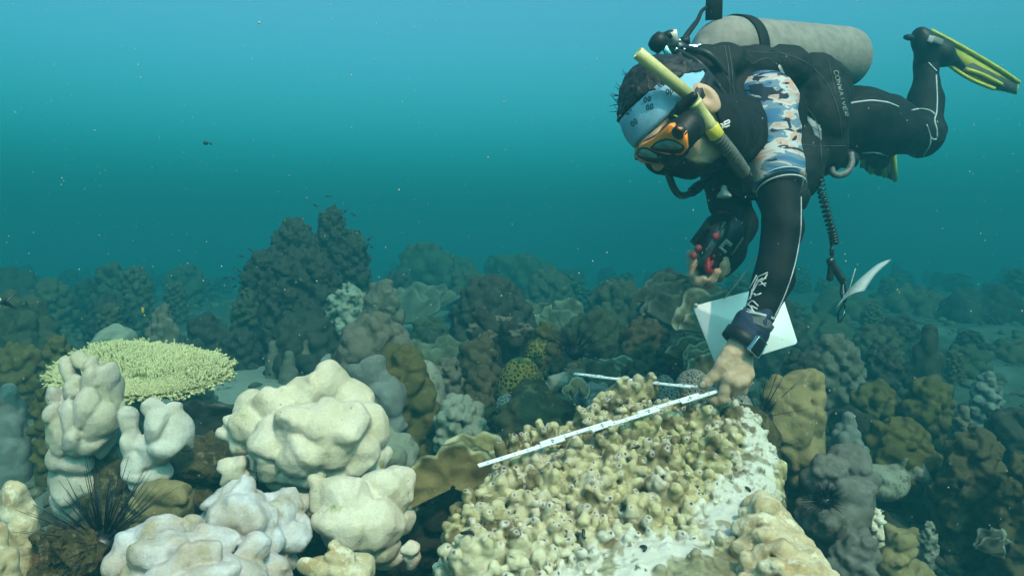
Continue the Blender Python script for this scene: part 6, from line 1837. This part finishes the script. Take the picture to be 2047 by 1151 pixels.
for i, py in enumerate((571, 576, 581, 586, 591)): mb.ball(U(1685.5 + i * .3, py, 1.744), (.0018, .001, .0022))
mb.build('hook_stud', chrome, lan)

def paper_mat():
    m, N, L, B = new_mat('printed_paper')
    tc = N.new('ShaderNodeTexCoord'); mp = N.new('ShaderNodeMapping'); L.new(tc.outputs['UV'], mp.inputs['Vector'])
    w = N.new('ShaderNodeTexWave'); w.inputs['Scale'].default_value = 4.5; w.bands_direction = 'Y'; w.inputs['Distortion'].default_value = 0.0
    n = N.new('ShaderNodeTexNoise'); n.inputs['Scale'].default_value = 26
    L.new(mp.outputs[0], w.inputs['Vector']); L.new(mp.outputs[0], n.inputs['Vector'])
    a = N.new('ShaderNodeMath'); a.operation = 'MULTIPLY'; L.new(w.outputs[1], a.inputs[0]); L.new(n.outputs[0], a.inputs[1])
    r = N.new('ShaderNodeValToRGB'); r.color_ramp.elements[0].position = .42; r.color_ramp.elements[1].position = .56
    r.color_ramp.elements[0].color = (.68, .70, .68, 1); r.color_ramp.elements[1].color = (.34, .37, .36, 1)
    L.new(a.outputs[0], r.inputs[0]); L.new(r.outputs[0], B.inputs['Base Color']); B.inputs['Roughness'].default_value = .6
    return m
pc = P_((1673, 614, 1.72), (1731, 543, 1.79), (1781, 515, 1.74), (1728, 581, 1.66))
n_ = 16; V = []; uvs = []
for i in range(n_):
    for j in range(n_):
        s, t = i / (n_ - 1), j / (n_ - 1)
        p = (pc[0] * (1 - s) + pc[1] * s) * (1 - t) + (pc[3] * (1 - s) + pc[2] * s) * t
        V.append(p + np.array([-.3, -.2, .9]) * (.010 * math.sin(t * 3.1) * (1 - s * .3) + .006 * math.sin(s * 4)))
        uvs.append((t, s))
V = np.array(V)
i, j = np.meshgrid(np.arange(n_ - 1), np.arange(n_ - 1), indexing='ij')
q = np.stack([i * n_ + j, (i + 1) * n_ + j, (i + 1) * n_ + j + 1, i * n_ + j + 1], -1).reshape(-1, 4)
m2 = n_ * n_
V2 = np.concatenate([V, V + np.array([.0002, .0003, -.0009])])
b = np.concatenate([np.arange(n_), np.arange(1, n_) * n_ + n_ - 1, (n_ - 1) * n_ + np.arange(n_ - 1)[::-1], np.arange(1, n_ - 1)[::-1] * n_])
Q2 = np.concatenate([q, q[:, ::-1] + m2, np.stack([np.roll(b, -1), b, b + m2, np.roll(b, -1) + m2], 1)])
pap = mesh_obj('paper_form', V2, Q2, paper_mat(), origin=pc[0])
uvl = pap.data.uv_layers.new(name='UVMap')
uu_ = np.array(uvs + uvs); li = np.zeros(len(pap.data.loops), np.int32); pap.data.loops.foreach_get('vertex_index', li)
uvl.data.foreach_set('uv', uu_[li].astype(np.float32).ravel())
tag(pap, 'curled white paper form with faint printed lines hooked on the lanyard clip', 'paper')
o = MB().tube(P_((1696, 585, 1.70), (1703, 560, 1.71), (1710, 537, 1.72)), .0009, 5).build('paper_tie', cord_m, pap)

# ================================================================== animals and drifting specks
def urchin(px, py, d, r, ln, n, seed, label, up=(0, -.2, 1), spread=1.0, sw=1.0):
    rng = random.Random(seed)
    c = U(px, py, d)
    root = empty('sea_urchin', c - np.array([0, 0, r]), label, 'sea urchin')
    sk_ = plain('urchin_black', (.010, .010, .014), .35, .4) if 'urchin_black' not in bpy.data.materials else bpy.data.materials['urchin_black']
    F = Field(c - r * 1.4, c + r * 1.4, r / 9); F.ell(c, (r, r, r * .75), 0).rough(r * .06, 60 / r * .03, 1)
    V, Q = F.mesh(); mesh_obj('shell', V, Q, sk_, root)
    mb = MB(); up = unit(up)
    for i in range(n):
        v = unit(np.array([rng.gauss(0, 1), rng.gauss(0, 1), rng.gauss(0, 1)]) + up * .55 * spread)
        if v[2] < -.45: v[2] *= -1
        L_ = ln * rng.uniform(.45, 1.0)
        a = c + v * r * .7; b_ = c + v * (r + L_)
        mb.tube([a, (a + b_) / 2 + np.array([rng.uniform(-1, 1), rng.uniform(-1, 1), 0]) * L_ * .03, b_], [.0011 * sw, .0009 * sw, .0003 * sw], 5)
    mb.build('spine_coat', sk_, root)
urchin(205, 1085, 1.12, .028, .115, 85, 1, 'black long-spined sea urchin beside the algae rock at the lower left', up=(-.35, -.1, 1.2), spread=1.6)
urchin(1150, 705, 2.62, .035, .15, 110, 2, 'hazy black long-spined sea urchin in the reef centre', spread=1.2)
urchin(1648, 1000, 1.52, .022, .030, 160, 3, 'small dark short-spined sea urchin on the purple boulder coral', up=(0, -1, .2))
urchin(1520, 835, 1.72, .028, .17, 15, 4, 'black sea urchin with a few long thin spines behind the plateau\'s right end', spread=2.6, sw=.8)

def fish(name, pts_px, d, th, mats, label, group=None):
    """pts_px: body outline (nose first), then a list of fin outlines"""
    body, fins, bars = pts_px
    P = np.array([U(x, y, d) for x, y in body]); c = P.mean(0)
    root = empty(name, c, label, 'fish', group)
    F = Field(P.min(0) - .02 - np.array([0, th, 0]), P.max(0) + .02 + np.array([0, th, 0]), max(.0012, th / 7))
    a, b = U(*body[0], d), U(*body[len(body) // 2], d)
    ax_ = unit(b - a); hgt = np.ptp((P - a) @ np.cross(ax_, [0, 1, 0])) / 2; L_ = np.linalg.norm(b - a)
    rot = np.stack([ax_, [0, 1, 0], np.cross(ax_, [0, 1, 0])], 1)
    F.ell((a + b) / 2, (L_ / 2, th, hgt), 0, rot)
    V, Q = F.mesh(); mesh_obj('trunk', V, Q, mats[0], root)
    for f in fins: MB().prism(np.array([U(x, y, d - th * .15) for x, y in f]), [0, th * .3, 0]).build('fin', mats[1], root)
    for f in bars: MB().prism(np.array([U(x, y, d - th * 1.02) for x, y in f]), [0, th * 2.04, 0]).build('bar', mats[2], root)
fw = plain('fish_pale', (.62, .62, .40), .4, .4); fb = plain('fish_black', (.015, .015, .02), .4, .4); fo = plain('fish_orange', (.65, .32, .03), .5, .3)
fish('damselfish', ([(-60, 608), (-35, 585), (-12, 596), (4, 604), (-12, 616), (-35, 630)],
                    [[(2, 600), (14, 596), (32, 588), (15, 603), (31, 617), (13, 611), (2, 609)], [(-40, 584), (-18, 578), (-4, 597)], [(-40, 632), (-10, 626), (-4, 612)]],
                    [[(-22, 592), (-16, 594), (-16, 616), (-22, 620)], [(-2, 600), (2, 601), (2, 608), (-2, 609)]]), 1.75, .008, (fw, fb, fb), 'black and white striped damselfish with forked tail swimming out at the left edge')
fish('small_orange_fish', ([(285, 614), (283, 620), (286, 626), (289, 630), (288, 621)], [[(288, 628), (292, 632), (286, 632)]], []), 2.95, .006, (fo, fo, fo), 'tiny orange fish at the grey knobby coral cone')
fish('small_yellow_fish', ([(1888, 884), (1892, 880), (1897, 884), (1900, 888), (1892, 889)], [[(1898, 886), (1903, 883), (1903, 891)]], []), 1.95, .005, (plain('fish_yellow', (.5, .5, .12), .5, .3),) * 3, 'tiny yellowish fish by the brown mottled slab on the right')
fish('small_dark_fish', ([(406, 286), (411, 282), (417, 286), (420, 287), (411, 290)], [[(418, 287), (423, 283), (423, 291)]], []), 3.2, .008, (fb, fb, fb), 'lone small dark fish in open water at upper left')
rng = random.Random(8)
proto_f = None
for (px, py, d) in ((466, 556, 3.6), (470, 572, 3.6), (478, 540, 3.6), (484, 512, 3.7), (620, 455, 3.7), (708, 430, 3.7), (716, 462, 3.7), (738, 478, 3.7), (742, 492, 3.7), (630, 410, 3.8), (655, 392, 3.8), (452, 555, 3.7), (690, 422, 3.8), (500, 498, 3.6)):
    if proto_f is None:
        a = U(px, py, d)
        mb = MB(); mb.ball(a, (.013, .004, .006)); mb.prism(np.array([a + [.011, -.0008, 0], a + [.021, -.0008, .006], a + [.021, -.0008, -.006]]), [0, .0016, 0])
        proto_f = mb.build('reef_fish', fb, origin=a); o = proto_f
    else:
        o = proto_f.copy(); COL.objects.link(o)
    o.location = U(px, py, d); o.rotation_euler = (0, rng.uniform(-.9, .9), rng.uniform(-.6, .6) + (3.14 if rng.random() < .5 else 0))
    tag(o, 'tiny dark fish hovering close to the tall coral tower', 'fish', 'tiny dark fish around the tall tower')

# drifting specks
rng = random.Random(55)
mb = MB()
for i in range(1500):
    d = 0.45 + 3.2 * rng.random() ** 1.3
    px, py = rng.uniform(-60, 2110), rng.uniform(-40, 1100)
    if py > 640 and d > .9: continue
    r = rng.uniform(.0003, .00065) * (.5 + .5 * d) * (1.7 if rng.random() < .04 else 1)
    mb.ball(U(px, py, d), (r, r, r * rng.uniform(.7, 2.0)), seg=6)
o = mb.build('drifting_specks', plain('speck', (.42, .41, .33), .8, .1), origin=(0, 1.5, 0))
tag(o, 'pale specks of marine snow drifting in the water', 'marine snow', kind='stuff')

# rubble between the corals
rng = random.Random(66)
mb = MB()
for i in range(2600):
    y = .8 + 5.5 * rng.random() ** 1.4; x = rng.uniform(-.8, .8) * y
    if abs(x + .95) < .45 and 2.3 < y < 6 and rng.random() < .85: continue
    z = float(floor_z(np.array([x]), np.array([y]))[0]); r = rng.uniform(.006, .03) * (.6 + .15 * y)
    a = rng.uniform(0, 6.28)
    mb.ball((x, y, z + r * .25), (r * rng.uniform(.7, 1.6), r * rng.uniform(.6, 1.2), r * rng.uniform(.4, 1.0)), np.array([[math.cos(a), -math.sin(a), 0], [math.sin(a), math.cos(a), 0], [0, 0, 1]]), 8)
V = np.concatenate(mb.V)
mb.V = [V + (fbm(V * 45, 2, 3) * .006)[:, None]]
o = mb.build('coral_rubble', cm('rubble', (.16, .14, .09), (.08, .07, .04), (.3, .28, .2), s1=6, s3=14, fine=.9, dist=.004, speck=.5), origin=(0, 2, -.6))
tag(o, 'loose coral rubble covering the bottom between the colonies', 'rubble', kind='stuff')
